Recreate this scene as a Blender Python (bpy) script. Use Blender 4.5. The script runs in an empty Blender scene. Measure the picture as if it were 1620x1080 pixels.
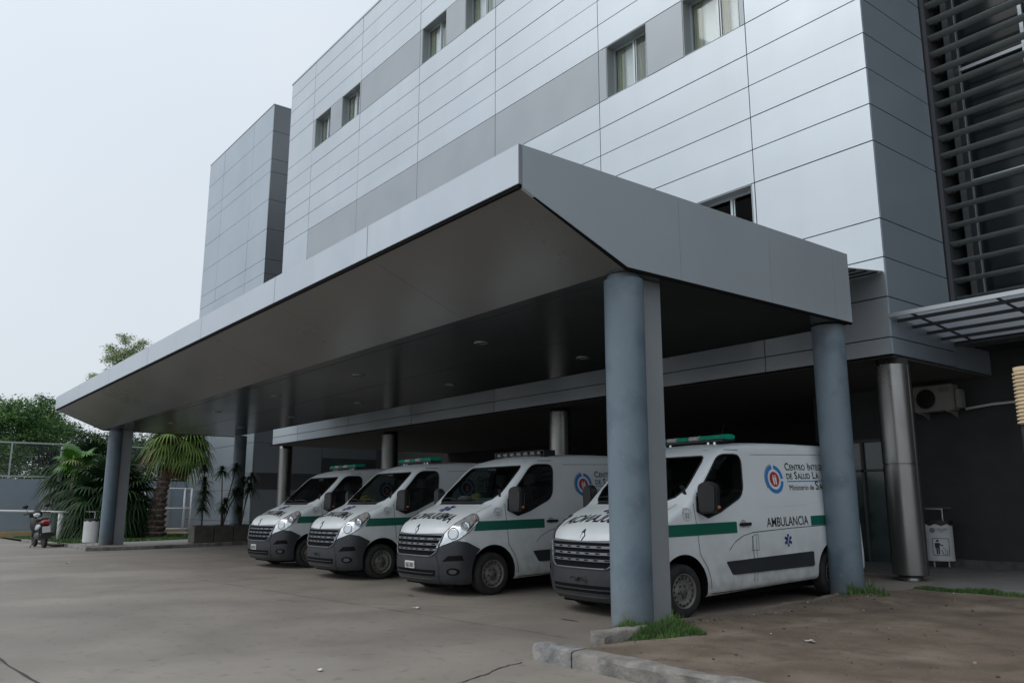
import bpy, bmesh, math, random
from mathutils import Vector, Matrix
from mathutils.bvhtree import BVHTree
from mathutils import noise as mnoise
R = math.radians
rnd = random.Random(7)
SC = bpy.context.scene
COL = SC.collection
# ---------------------------------------------------------------- camera, sky, sun
EYE = 1.42
cam_d = bpy.data.cameras.new('camera'); cam = bpy.data.objects.new('camera', cam_d); COL.objects.link(cam)
cam.location = (0, 0, EYE)
cam.rotation_euler = (R(90 + 11.246), 0, R(52.137))
cam_d.sensor_width = 36; cam_d.lens = 28.955; cam_d.clip_end = 3000
SC.camera = cam
SUN_EL, SUN_AZ = 48, 205          # azimuth of the hidden sun, degrees clockwise from +Y
w = bpy.data.worlds.new('World'); SC.world = w; w.use_nodes = True
nt = w.node_tree; nt.nodes.clear()
wo = nt.nodes.new('ShaderNodeOutputWorld'); bg = nt.nodes.new('ShaderNodeBackground')
sky = nt.nodes.new('ShaderNodeTexSky'); sky.sky_type = 'NISHITA'; sky.sun_disc = False
sky.sun_elevation = R(SUN_EL); sky.sun_rotation = R(SUN_AZ); sky.dust_density = 3
tc = nt.nodes.new('ShaderNodeTexCoord'); nz = nt.nodes.new('ShaderNodeTexNoise')
nz.inputs['Scale'].default_value = 1.3; nz.inputs['Detail'].default_value = 3
nt.links.new(tc.outputs['Generated'], nz.inputs['Vector'])
rp = nt.nodes.new('ShaderNodeValToRGB')
rp.color_ramp.elements[0].position = .32; rp.color_ramp.elements[0].color = (.675, .745, .82, 1)
rp.color_ramp.elements[1].position = .68; rp.color_ramp.elements[1].color = (.785, .835, .89, 1)
nt.links.new(nz.outputs['Fac'], rp.inputs['Fac'])
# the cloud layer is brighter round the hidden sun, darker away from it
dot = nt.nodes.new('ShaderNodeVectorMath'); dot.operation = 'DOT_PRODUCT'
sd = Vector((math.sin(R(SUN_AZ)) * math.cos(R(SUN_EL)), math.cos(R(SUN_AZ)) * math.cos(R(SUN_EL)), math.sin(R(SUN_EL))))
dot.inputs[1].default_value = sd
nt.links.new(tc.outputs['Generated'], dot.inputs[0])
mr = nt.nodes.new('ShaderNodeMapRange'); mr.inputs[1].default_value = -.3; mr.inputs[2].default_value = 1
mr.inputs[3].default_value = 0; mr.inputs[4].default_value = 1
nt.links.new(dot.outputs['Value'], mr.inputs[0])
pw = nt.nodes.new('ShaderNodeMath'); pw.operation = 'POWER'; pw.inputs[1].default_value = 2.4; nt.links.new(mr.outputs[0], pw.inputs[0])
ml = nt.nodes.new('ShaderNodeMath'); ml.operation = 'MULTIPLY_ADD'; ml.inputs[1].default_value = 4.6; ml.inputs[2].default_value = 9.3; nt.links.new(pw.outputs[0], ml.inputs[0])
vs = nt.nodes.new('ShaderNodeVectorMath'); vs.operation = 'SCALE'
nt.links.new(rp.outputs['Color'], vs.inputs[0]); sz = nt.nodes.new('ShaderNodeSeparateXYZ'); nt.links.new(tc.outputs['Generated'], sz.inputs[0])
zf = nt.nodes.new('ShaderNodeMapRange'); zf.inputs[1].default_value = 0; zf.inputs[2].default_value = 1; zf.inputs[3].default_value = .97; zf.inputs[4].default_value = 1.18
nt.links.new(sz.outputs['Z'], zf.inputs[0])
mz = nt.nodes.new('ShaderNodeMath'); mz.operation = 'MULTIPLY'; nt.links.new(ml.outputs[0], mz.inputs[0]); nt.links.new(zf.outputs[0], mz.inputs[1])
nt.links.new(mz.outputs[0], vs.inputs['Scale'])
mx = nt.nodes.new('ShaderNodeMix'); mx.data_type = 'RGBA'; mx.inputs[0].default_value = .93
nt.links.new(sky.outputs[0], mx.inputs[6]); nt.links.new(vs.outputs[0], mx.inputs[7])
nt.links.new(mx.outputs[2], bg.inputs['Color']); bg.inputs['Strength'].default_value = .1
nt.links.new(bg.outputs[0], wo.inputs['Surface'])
sl = bpy.data.lights.new('sun', 'SUN'); sl.energy = 1.05; sl.angle = R(40); sl.color = (1, .97, .92)
so = bpy.data.objects.new('sun', sl); COL.objects.link(so)
so.rotation_euler = (-sd).to_track_quat('-Z', 'Y').to_euler()
SC.view_settings.view_transform = 'Standard'; SC.view_settings.look = 'None'
SC.view_settings.exposure = 0; SC.view_settings.gamma = 1
SC.cycles.max_bounces = 6; SC.cycles.transparent_max_bounces = 24

# ---------------------------------------------------------------- materials
MATS = {}
def mat(name, c1, c2=None, rough=.6, metal=0, scale=4, bump=0, bscale=None, detail=6, stretch=None, spec=.5, coat=0, lo=.35, hi=.65, rvar=0, tex='NOISE'):
    if name in MATS: return MATS[name]
    m = bpy.data.materials.new(name); m.use_nodes = True; n = m.node_tree; b = n.nodes['Principled BSDF']
    b.inputs['Base Color'].default_value = (*c1, 1); b.inputs['Roughness'].default_value = rough
    b.inputs['Metallic'].default_value = metal; b.inputs['Specular IOR Level'].default_value = spec
    b.inputs['Coat Weight'].default_value = coat; b.inputs['Coat Roughness'].default_value = .06
    if c2 or bump or rvar:
        t = n.nodes.new('ShaderNodeTexCoord'); mp = n.nodes.new('ShaderNodeMapping')
        n.links.new(t.outputs['Object'], mp.inputs[0])
        if stretch: mp.inputs['Scale'].default_value = stretch
        ns = n.nodes.new('ShaderNodeTexNoise'); ns.inputs['Scale'].default_value = scale; ns.inputs['Detail'].default_value = detail
        n.links.new(mp.outputs[0], ns.inputs['Vector'])
    if c2:
        r = n.nodes.new('ShaderNodeValToRGB'); r.color_ramp.elements[0].position = lo; r.color_ramp.elements[1].position = hi
        r.color_ramp.elements[0].color = (*c1, 1); r.color_ramp.elements[1].color = (*c2, 1)
        n.links.new(ns.outputs['Fac'], r.inputs[0]); n.links.new(r.outputs[0], b.inputs['Base Color'])
    if rvar:
        q = n.nodes.new('ShaderNodeMapRange'); q.inputs[1].default_value = .3; q.inputs[2].default_value = .7
        q.inputs[3].default_value = rough - rvar; q.inputs[4].default_value = rough + rvar
        n.links.new(ns.outputs['Fac'], q.inputs[0]); n.links.new(q.outputs[0], b.inputs['Roughness'])
    if bump:
        n2 = n.nodes.new('ShaderNodeTexNoise'); n2.inputs['Scale'].default_value = bscale or scale * 8; n2.inputs['Detail'].default_value = 4
        n.links.new(t.outputs['Object'], n2.inputs['Vector'])
        bp = n.nodes.new('ShaderNodeBump'); bp.inputs['Strength'].default_value = bump; bp.inputs['Distance'].default_value = .02
        n.links.new(n2.outputs['Fac'], bp.inputs['Height']); n.links.new(bp.outputs[0], b.inputs['Normal'])
    MATS[name] = m
    return m
def tint_second(m, c, scale, amt, lo=.45, hi=.7, stretch=None):
    """lay a second, larger blotch pattern of colour c over a material"""
    n = m.node_tree; b = n.nodes['Principled BSDF']; lk = b.inputs['Base Color'].links
    t = n.nodes.new('ShaderNodeTexCoord'); mp = n.nodes.new('ShaderNodeMapping'); n.links.new(t.outputs['Object'], mp.inputs[0])
    if stretch: mp.inputs['Scale'].default_value = stretch
    ns = n.nodes.new('ShaderNodeTexNoise'); ns.inputs['Scale'].default_value = scale; ns.inputs['Detail'].default_value = 5
    n.links.new(mp.outputs[0], ns.inputs['Vector'])
    q = n.nodes.new('ShaderNodeMapRange'); q.inputs[1].default_value = lo; q.inputs[2].default_value = hi; q.inputs[4].default_value = amt
    n.links.new(ns.outputs['Fac'], q.inputs[0])
    mix = n.nodes.new('ShaderNodeMix'); mix.data_type = 'RGBA'; n.links.new(q.outputs[0], mix.inputs[0])
    if lk: n.links.new(lk[0].from_socket, mix.inputs[6])
    else: mix.inputs[6].default_value = b.inputs['Base Color'].default_value
    mix.inputs[7].default_value = (*c, 1); n.links.new(mix.outputs[2], b.inputs['Base Color'])
def tint_height(m, c, z0, z1, amt, scale=6):
    """dirt splashed up from the ground, fading out between local heights z0 and z1"""
    n = m.node_tree; b = n.nodes['Principled BSDF']; lk = b.inputs['Base Color'].links
    t = n.nodes.new('ShaderNodeTexCoord'); sp = n.nodes.new('ShaderNodeSeparateXYZ'); n.links.new(t.outputs['Object'], sp.inputs[0])
    q = n.nodes.new('ShaderNodeMapRange'); q.inputs[1].default_value = z0; q.inputs[2].default_value = z1
    q.inputs[3].default_value = amt; q.inputs[4].default_value = 0; n.links.new(sp.outputs['Z'], q.inputs[0])
    ns = n.nodes.new('ShaderNodeTexNoise'); ns.inputs['Scale'].default_value = scale; ns.inputs['Detail'].default_value = 6
    n.links.new(t.outputs['Object'], ns.inputs['Vector'])
    r2 = n.nodes.new('ShaderNodeMapRange'); r2.inputs[1].default_value = .3; r2.inputs[2].default_value = .65; r2.inputs[3].default_value = .25
    n.links.new(ns.outputs['Fac'], r2.inputs[0])
    mu = n.nodes.new('ShaderNodeMath'); mu.operation = 'MULTIPLY'; n.links.new(q.outputs[0], mu.inputs[0]); n.links.new(r2.outputs[0], mu.inputs[1])
    mix = n.nodes.new('ShaderNodeMix'); mix.data_type = 'RGBA'; n.links.new(mu.outputs[0], mix.inputs[0])
    if lk: n.links.new(lk[0].from_socket, mix.inputs[6])
    else: mix.inputs[6].default_value = b.inputs['Base Color'].default_value
    mix.inputs[7].default_value = (*c, 1); n.links.new(mix.outputs[2], b.inputs['Base Color'])

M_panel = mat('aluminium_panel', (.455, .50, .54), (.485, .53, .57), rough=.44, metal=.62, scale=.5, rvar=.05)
tint_second(M_panel, (.37, .40, .43), 1.2, .22, .5, .8, (1.2, 1.2, .12))
tint_second(M_panel, (.40, .44, .47), .23, .35, .4, .6, (1, 1, 2.2))
M_band = mat('grey_band_panel', (.30, .33, .355), (.33, .36, .385), rough=.42, metal=.3, scale=.6)
M_gap = mat('joint_shadow_backing', (.02, .022, .025), rough=.8)
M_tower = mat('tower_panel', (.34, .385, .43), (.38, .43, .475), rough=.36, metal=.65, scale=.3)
M_fascia = mat('canopy_fascia_panel', (.44, .48, .52), (.50, .54, .58), rough=.34, metal=.65, scale=.6, rvar=.05)
tint_second(M_fascia, (.36, .38, .40), 2.2, .3, .5, .8, (1, 1, .10))
M_end = mat('canopy_end_panel', (.50, .565, .61), (.53, .60, .645), rough=.36, metal=.4, scale=.6)
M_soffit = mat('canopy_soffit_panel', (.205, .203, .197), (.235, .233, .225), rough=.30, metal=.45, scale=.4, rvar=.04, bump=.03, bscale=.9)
M_flat_shaded = mat('shaded_flat_soffit', (.060, .066, .066), (.078, .084, .084), rough=.20, metal=.35, scale=.4, rvar=.03, bump=.035, bscale=.9)  # same metal as the sloping soffit, its shade put into the darker colour
M_black = mat('black_trim', (.008, .008, .009), rough=.9, spec=.1)
M_frame = mat('window_frame_metal', (.42, .46, .48), rough=.4, metal=.5)
M_reveal = mat('window_reveal', (.30, .33, .34), rough=.5, metal=.3)
M_curtain = mat('curtain_cloth', (.60, .60, .48), (.42, .45, .33), rough=.9, scale=12, stretch=(3, 3, .1))
M_whitecurtain = mat('pale_curtain', (.85, .87, .87), rough=.9)
M_col = mat('painted_column', (.125, .175, .215), (.165, .215, .255), rough=.5, scale=1.3, bump=.15, bscale=60, stretch=(1, 1, .5))
tint_second(M_col, (.075, .105, .14), 2.2, .7, .5, .72)
tint_second(M_col, (.20, .23, .25), 11, .45, .62, .70)
tint_height(M_col, (.12, .105, .085), -.05, .55, .8, 9)
M_fin = mat('column_fin', (.27, .295, .32), (.31, .335, .355), rough=.45, metal=.2, scale=1)
M_steel = mat('brushed_steel', (.30, .295, .285), (.20, .20, .195), rough=.33, metal=.9, scale=2, stretch=(1, 1, .25), rvar=.08)
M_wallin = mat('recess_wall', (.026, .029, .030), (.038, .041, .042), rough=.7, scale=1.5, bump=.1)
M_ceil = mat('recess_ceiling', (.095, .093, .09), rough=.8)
M_conc = mat('concrete', (.17, .16, .145), (.25, .235, .215), rough=.85, scale=5, bump=.7, bscale=28)
tint_second(M_conc, (.075, .075, .075), 2.2, .75, .48, .62)
tint_second(M_conc, (.32, .30, .27), 9, .5, .58, .7)
M_walk = mat('walkway_concrete', (.17, .165, .155), (.21, .2, .19), rough=.7, scale=2, bump=.15, bscale=60)
M_white = mat('white_metal', (.62, .63, .62), rough=.4)
M_dkgrey = mat('dark_grey_metal', (.06, .065, .07), rough=.5)
M_glass = mat('dark_glazing', (.012, .015, .017), rough=.04, spec=.7)
M_van = mat('white_van_paint', (.66, .71, .73), (.70, .75, .77), rough=.38, scale=2, coat=.25)
tint_height(M_van, (.30, .28, .245), .25, 1.2, .7, 5)
M_bump = mat('bumper_plastic', (.017, .020, .026), (.024, .028, .035), rough=.5, scale=3, bump=.05, bscale=300)
tint_height(M_bump, (.09, .086, .08), .15, .7, .35, 9)
M_green = mat('green_stripe', (.004, .115, .075), rough=.4)
M_rubber = mat('tyre_rubber', (.014, .014, .014), (.026, .025, .024), rough=.85, scale=9, bump=.1)
M_rim = mat('steel_rim', (.10, .098, .09), (.22, .21, .19), rough=.6, metal=.3, scale=8)
M_chrome = mat('chrome', (.62, .64, .66), rough=.15, metal=1)
M_slat = mat('grille_silver', (.17, .18, .20), rough=.35, metal=.5)
M_ink = mat('black_ink', (.012, .012, .014), rough=.5)
M_blue = mat('blue_ink', (.02, .03, .20), rough=.5)
M_lblue = mat('light_blue_ink', (.03, .19, .50), rough=.5)
M_red = mat('red_ink', (.38, .03, .04), rough=.5)
M_wink = mat('white_ink', (.7, .7, .7), rough=.5)
M_plate = mat('plate_paint', (.62, .62, .62), rough=.4)
M_reflector = mat('lamp_reflector', (.50, .54, .56), (.85, .88, .9), rough=.22, metal=.55, scale=16, coat=1)
M_lens = mat('lamp_lens', (.55, .58, .6), rough=.08, metal=.6)
M_amber = mat('amber_lens', (.35, .12, .06), rough=.2)
M_glens = mat('green_beacon_lens', (.005, .22, .13), (.01, .34, .2), rough=.15, scale=25)
M_clens = mat('clear_beacon_lens', (.33, .33, .32), (.5, .47, .46), rough=.15, scale=25)
M_seat = mat('seat_cloth', (.03, .03, .034), rough=.9)
M_paper = mat('paper', (.6, .62, .6), rough=.8)
M_yellowcloth = mat('yellow_cloth', (.45, .42, .12), rough=.9)
M_bluecloth = mat('pale_blue_cloth', (.25, .42, .5), rough=.9)
def pane(name, tint, refl=.5):
    m = bpy.data.materials.new(name); m.use_nodes = True; n = m.node_tree; n.nodes.clear()
    o = n.nodes.new('ShaderNodeOutputMaterial'); t = n.nodes.new('ShaderNodeBsdfTransparent'); g = n.nodes.new('ShaderNodeBsdfGlossy')
    t.inputs[0].default_value = (*tint, 1); g.inputs['Roughness'].default_value = .02
    f = n.nodes.new('ShaderNodeFresnel'); f.inputs[0].default_value = 1.5; x = n.nodes.new('ShaderNodeMixShader')
    ge = n.nodes.new('ShaderNodeNewGeometry'); io = n.nodes.new('ShaderNodeMapRange'); io.inputs[3].default_value = 1.5; io.inputs[4].default_value = .6667
    n.links.new(ge.outputs['Backfacing'], io.inputs[0]); n.links.new(io.outputs[0], f.inputs[0])
    mm = n.nodes.new('ShaderNodeMath'); mm.operation = 'MULTIPLY'; mm.inputs[1].default_value = refl
    n.links.new(f.outputs[0], mm.inputs[0]); n.links.new(mm.outputs[0], x.inputs[0])
    n.links.new(t.outputs[0], x.inputs[1]); n.links.new(g.outputs[0], x.inputs[2]); n.links.new(x.outputs[0], o.inputs[0])
    return m
M_pane = pane('vehicle_glass', (.34, .38, .38), .75)
M_wpane = pane('window_glass', (.90, .93, .93), 1.0)
M_leafD = mat('broadleaf', (.022, .062, .016), (.06, .13, .032), rough=.6, scale=1.2)
M_leafE = mat('grey_green_leaf', (.20, .27, .10), (.32, .39, .18), rough=.6, scale=2)
M_palmD = mat('palm_leaf_dark', (.010, .030, .010), (.028, .060, .020), rough=.65, scale=1.5, spec=.2)
M_palmL = mat('palm_leaf_light', (.09, .15, .03), (.16, .20, .05), rough=.5, scale=1.5)
M_palmG = mat('palm_leaf_green', (.05, .10, .02), (.13, .19, .045), rough=.6, scale=1.5, spec=.2)
M_palmY = mat('palm_leaf_bright', (.04, .14, .012), (.08, .22, .02), rough=.5, scale=1.5)
M_dead = mat('dead_frond', (.19, .11, .035), (.10, .07, .045), rough=.8, scale=2)
M_bark = mat('palm_bark', (.085, .06, .05), (.20, .155, .14), rough=.9, scale=7, bump=.8, bscale=14)
M_bark2 = mat('tree_bark', (.07, .055, .045), (.12, .10, .08), rough=.9, scale=5)
M_grass = mat('grass_blade', (.03, .075, .012), (.075, .15, .03), rough=.7, scale=3)
M_wallg = mat('blue_grey_render', (.20, .245, .285), (.23, .275, .315), rough=.8, scale=.8)
M_pil = mat('grey_render', (.27, .28, .28), rough=.8)
M_yel = mat('yellow_kerb_paint', (.42, .29, .12), (.32, .26, .17), rough=.7, scale=2)

# ---------------------------------------------------------------- helpers
def tag(o, label=None, cat=None, group=None, kind=None):
    for k, v in (('label', label), ('category', cat), ('group', group), ('kind', kind)):
        if v: o[k] = v
    return o
def empty(name, loc=(0, 0, 0), rz=0, label=None, cat=None, group=None, kind=None):
    o = bpy.data.objects.new(name, None); COL.objects.link(o); o.location = loc; o.rotation_euler = (0, 0, rz)
    o.empty_display_size = .3
    return tag(o, label, cat, group, kind)
def link_mesh(name, me, parent=None):
    o = bpy.data.objects.new(name, me); COL.objects.link(o); o.parent = parent
    return o
class MB:
    """collects shapes in world (or local) coordinates and links them as one mesh"""
    def __init__(s, off=(0, 0, 0)): s.bm = bmesh.new(); s.off = Vector(off); s.mi = 0
    def f(s, pts):
        vs = [s.bm.verts.new(p) for p in pts]; fc = s.bm.faces.new(vs); fc.material_index = s.mi; return fc
    def box(s, x0, x1, y0, y1, z0, z1, M=None):
        c = [Vector((x, y, z)) for z in (z0, z1) for y in (y0, y1) for x in (x0, x1)]
        if M: c = [M @ p for p in c]
        v = [s.bm.verts.new(p) for p in c]
        for q in ((0, 2, 3, 1), (4, 5, 7, 6), (0, 1, 5, 4), (2, 6, 7, 3), (0, 4, 6, 2), (1, 3, 7, 5)):
            s.bm.faces.new([v[i] for i in q]).material_index = s.mi
        return s
    def lathe(s, prof, n=24, c=(0, 0, 0), M=None, smooth=True, cap=True):
        rings = []
        for r, z in prof:
            ring = []
            for i in range(n):
                a = 2 * math.pi * i / n; p = Vector((c[0] + r * math.cos(a), c[1] + r * math.sin(a), c[2] + z))
                ring.append(s.bm.verts.new(M @ p if M else p))
            rings.append(ring)
        for a, b in zip(rings, rings[1:]):
            for i in range(n):
                fc = s.bm.faces.new((a[i], a[(i + 1) % n], b[(i + 1) % n], b[i])); fc.smooth = smooth; fc.material_index = s.mi
        for ring, fl in ((rings[0], True), (rings[-1], False)) if cap else ():
            try:
                fc = s.bm.faces.new(ring[::-1] if fl else ring); fc.material_index = s.mi
            except ValueError: pass
        return s
    def tube(s, pts, r, n=8, taper=None):
        pts = [Vector(p) for p in pts]; rings = []
        for i, p in enumerate(pts):
            d = (pts[min(i + 1, len(pts) - 1)] - pts[max(i - 1, 0)]).normalized()
            u = d.cross(Vector((0, 0, 1)) if abs(d.z) < .9 else Vector((1, 0, 0))).normalized(); v = d.cross(u)
            rr = r if taper is None else r + (taper - r) * i / (len(pts) - 1)
            rings.append([s.bm.verts.new(p + (u * math.cos(t) + v * math.sin(t)) * rr) for t in [2 * math.pi * k / n for k in range(n)]])
        for a, b in zip(rings, rings[1:]):
            for i in range(n):
                fc = s.bm.faces.new((a[i], a[(i + 1) % n], b[(i + 1) % n], b[i])); fc.smooth = True; fc.material_index = s.mi
        s.bm.faces.new(rings[0][::-1]).material_index = s.mi; s.bm.faces.new(rings[-1]).material_index = s.mi
        return s
    def prism(s, poly, axis, a, b):
        """polygon extruded along axis ('x','y','z') between a and b; poly is in the two other axes in order"""
        def P(p, t):
            return {'x': (t, p[0], p[1]), 'y': (p[0], t, p[1]), 'z': (p[0], p[1], t)}[axis]
        A = [s.bm.verts.new(P(p, a)) for p in poly]; B = [s.bm.verts.new(P(p, b)) for p in poly]; n = len(poly)
        s.bm.faces.new(A).material_index = s.mi; s.bm.faces.new(B[::-1]).material_index = s.mi
        for i in range(n): s.bm.faces.new((A[i], B[i], B[(i + 1) % n], A[(i + 1) % n])).material_index = s.mi
        return s
    def build(s, name, mt, parent=None, bevel=0, local=False, recalc=True, sharp=None):
        if not local:
            q = parent; loc = Vector(s.off)
            while q is not None: loc = loc + Vector(q.location); q = q.parent
            for v in s.bm.verts: v.co -= loc
        if recalc: bmesh.ops.recalc_face_normals(s.bm, faces=s.bm.faces)
        if bevel:
            bmesh.ops.bevel(s.bm, geom=[e for e in s.bm.edges if len(e.link_faces) == 2 and e.calc_face_angle(0) > .6], offset=bevel, segments=2, affect='EDGES', clamp_overlap=True)
        me = bpy.data.meshes.new(name); s.bm.to_mesh(me); s.bm.free()
        for m in (mt if isinstance(mt, (list, tuple)) else [mt]): me.materials.append(m)
        if sharp:
            me.shade_smooth(); me.set_sharp_from_angle(angle=R(sharp))
        return link_mesh(name, me, parent)
def children(o): return [c for c in COL.objects if c.parent == o]
def copy_tree(o, parent=None):
    c = o.copy(); COL.objects.link(c); c.parent = parent
    for ch in children(o): copy_tree(ch, c)
    return c
def gz(x, y):
    return .0090 * min(0, x + 20) + .020 * max(0, min(6, y - 8.5))

# ================================================================ THE SETTING: ground, dirt, kerbs
def ground():
    m = mat('yard_concrete', (.180, .159, .137), (.220, .196, .170), rough=.72, scale=.9, bump=.22, bscale=70, rvar=.08)
    tint_second(m, (.31, .277, .240), .32, .55, .50, .66, (1, .35, 1))
    tint_second(m, (.13, .114, .098), .55, .5, .52, .72)
    tint_second(m, (.075, .068, .06), 7, .45, .58, .72)
    tint_second(m, (.27, .255, .235), 14, .3, .60, .75)
    xs = [-700, -300, -150, -100] + [-80 + 2 * i for i in range(50)] + [40, 100, 300, 700]
    ys = [-700, -200, -60, -20] + [-10 + 1.5 * i for i in range(30)] + [50, 100, 300, 700]
    bm = bmesh.new(); g = [[bm.verts.new((x, y, gz(max(x, -80), y) - (0 if x > -81 else 0))) for y in ys] for x in xs]
    for i in range(len(xs) - 1):
        for j in range(len(ys) - 1): bm.faces.new((g[i][j], g[i + 1][j], g[i + 1][j + 1], g[i][j + 1])).smooth = True
    me = bpy.data.meshes.new('ground'); bm.to_mesh(me); bm.free(); me.materials.append(m)
    tag(link_mesh('ground', me), kind='structure')
    # joints and cracks between the slabs
    mb = MB()
    def crack(p, q, wd, wob, n):
        L = []
        for i in range(n + 1):
            t = i / n; x = p[0] + (q[0] - p[0]) * t; y = p[1] + (q[1] - p[1]) * t
            dx, dy = q[0] - p[0], q[1] - p[1]; l = math.hypot(dx, dy); o = wob * (mnoise.noise(Vector((x * 1.7, y * 1.7, 3))) + .4 * mnoise.noise(Vector((x * 9, y * 9, 5))))
            ww = wd * (.5 + rnd.random()); x -= dy / l * o; y += dx / l * o
            L.append(((x - dy / l * ww, y + dx / l * ww), (x + dy / l * ww, y - dx / l * ww)))
        for a, b in zip(L, L[1:]): mb.f([(*a[0], gz(*a[0]) + .004), (*a[1], gz(*a[1]) + .004), (*b[1], gz(*b[1]) + .004), (*b[0], gz(*b[0]) + .004)])
    crack((-16, .62), (-3.4, 1.75), .014, .06, 60)
    crack((-6.3, 5.0), (-5.15, 2.2), .008, .10, 50)
    crack((-9.2, 1.2), (-8.6, -2), .008, .05, 30)
    crack((-12.4, .95), (-11.4, -3), .008, .05, 30)
    crack((-17, 5.4), (-7.1, 6.3), .004, .04, 70)
    crack((-9.5, 7.4), (-12.6, 5.2), .004, .10, 30)
    tag(mb.build('slab_joints', mat('joint_dirt', (.045, .04, .035), rough=.9), recalc=False), 'thin dark joints and cracks between the concrete yard slabs', 'cracks', kind='stuff')
ground()
def stains():
    mb = MB(); sp = [(-9.0, 8.6, .5, .10), (-8.15, 7.25, .17, .025), (-12.9, 8.3, .35, .12), (-11.85, 7.15, .10, .03), (-16.2, 8.2, .4, .14), (-20.2, 8.3, .35, .12)]
    for k, (x, y, a, b) in enumerate(sp):
        n = 26; mb.f([(x + a * (1 + .5 * mnoise.noise(Vector((i * .7, k * 3, 0)))) * math.cos(6.283 * i / n), y + b * (1 + .6 * mnoise.noise(Vector((i * .9, k, 5)))) * math.sin(6.283 * i / n), gz(x, y) + .005) for i in range(n)])
    tag(mb.build('oil_stains', mat('oil_stain', (.055, .05, .045), (.10, .09, .08), rough=.55, scale=9), recalc=False), 'dark oil drips and stains on the concrete in front of the ambulances', 'stains', kind='stuff')
stains()
def dirt_z(x, y):
    n = mnoise.noise(Vector((x * .7, y * .7, 0))) * .03 + mnoise.noise(Vector((x * 2.7, y * 2.7, 4))) * .012 + mnoise.noise(Vector((x * 8, y * 8, 2))) * .005
    edge = min(1, max(0, (y - 5.5) / .3))
    mound = .07 * math.exp(-((x + 6.5) / .4) ** 2 - ((y - 10.8) / 1.6) ** 2)
    lowc = 1 - max(0, min(1, (7.1 - y) / .5)) * max(0, min(1, (-5.75 - x) / .8))
    return .012 + (.105 + n * edge) * lowc + mound + .02 * max(0, min(1, (y - 11) / 2))
def dirt():
    m = mat('bare_dirt', (.092, .068, .049), (.140, .106, .079), rough=.95, scale=1.6, bump=.6, bscale=30)
    tint_second(m, (.24, .20, .155), 1.1, .6, .5, .75); tint_second(m, (.07, .05, .036), 5, .6, .52, .72)
    bm = bmesh.new(); NX, NY = 150, 120; x0, x1, y0, y1 = -6.72, 8, 5.47, 13.72
    g = []
    for i in range(NX + 1):
        x = x0 + (x1 - x0) * (i / NX) ** 1.5; r = []
        for j in range(NY + 1):
            y = y0 + (y1 - y0) * j / NY; xx = x
            xx = x + max(0, 6.9 - y) * .42 * (1 - i / NX) ** 3
            if i == 0: xx = xx + .05 * mnoise.noise(Vector((0, y * 2, 0)))
            r.append(bm.verts.new((xx, y, dirt_z(xx, y))))
        g.append(r)
    for i in range(NX):
        for j in range(NY): bm.faces.new((g[i][j], g[i + 1][j], g[i + 1][j + 1], g[i][j + 1])).smooth = True
    for j in range(NY): bm.faces.new((g[0][j], g[0][j + 1], bm.verts.new((g[0][j + 1].co.x - .01, g[0][j + 1].co.y, -.05)), bm.verts.new((g[0][j].co.x - .01, g[0][j].co.y, -.05))))
    me = bpy.data.meshes.new('dirt'); bm.to_mesh(me); bm.free(); me.materials.append(m)
    tag(link_mesh('dirt_ground', me), kind='structure')
    # crumbs, pebbles and scraps on the dirt
    mb = MB(); ms = [mat('pebble_dark', (.05, .045, .04), rough=.9), mat('pebble_pale', (.33, .30, .27), rough=.9), mat('crumb_brown', (.13, .08, .05), rough=.9)]
    for k in range(800):
        x = -6.6 + 9 * rnd.random() ** 1.3; y = 5.6 + 8 * rnd.random(); r = .004 + .012 * rnd.random() ** 4
        if rnd.random() < .16: x, y = -6.62 + .3 * rnd.random(), 7.3 + 5 * rnd.random(); r *= 1.2
        mb.mi = rnd.choices((0, 1, 2), (5, 1.2, 5))[0]
        z = dirt_z(x, y); rot = Matrix.Translation((x, y, z + r * .3)) @ Matrix.Rotation(rnd.random() * 6, 4, 'Z') @ Matrix.Rotation(rnd.random(), 4, 'X')
        mb.box(-r, r, -r * .7, r * .7, -r * .5, r * .5, rot)
    tag(mb.build('pebbles', ms, recalc=False), 'scattered pebbles and crumbs of soil on the bare dirt', 'pebbles', kind='stuff')
dirt()
def kerb(name, pts, wd, h, label, zf=None, group=None, mt=None, wob=.006):
    """kerb following pts; a rounded top edge, small chips and unevenness"""
    mb = MB(); prof = [(0, -.12), (0, h - .03), (.012, h - .008), (.035, h), (wd - .03, h), (wd, h - .02), (wd, -.12)]
    P = []
    for a, b in zip(pts, pts[1:]):
        n = max(1, int(math.hypot(b[0] - a[0], b[1] - a[1]) / .12))
        P += [(a[0] + (b[0] - a[0]) * i / n, a[1] + (b[1] - a[1]) * i / n) for i in range(n)]
    P.append(pts[-1]); rings = []
    for i, p in enumerate(P):
        a = P[max(0, i - 1)]; b = P[min(len(P) - 1, i + 1)]; dx, dy = b[0] - a[0], b[1] - a[1]; l = math.hypot(dx, dy) or 1
        nx, ny = -dy / l, dx / l; ring = []
        for k, (o, z) in enumerate(prof):
            j = wob * mnoise.noise(Vector((p[0] * 3, p[1] * 3, k * 1.7))) * 2 if z > 0 else 0
            ring.append(mb.bm.verts.new((p[0] + nx * (o + j), p[1] + ny * (o + j), (zf or gz)(p[0], p[1]) + z + j)))
        rings.append(ring)
    for a, b in zip(rings, rings[1:]):
        for k in range(len(prof) - 1): mb.bm.faces.new((a[k], a[k + 1], b[k + 1], b[k]))
    mb.bm.faces.new(rings[0]); mb.bm.faces.new(rings[-1][::-1])
    o = mb.build(name, mt or M_conc, sharp=35); return tag(o, label, 'kerb', group)
M_dconc = mat('dirty_concrete', (.11, .09, .07), (.16, .135, .105), rough=.9, scale=5, bump=.6, bscale=25)
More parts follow.
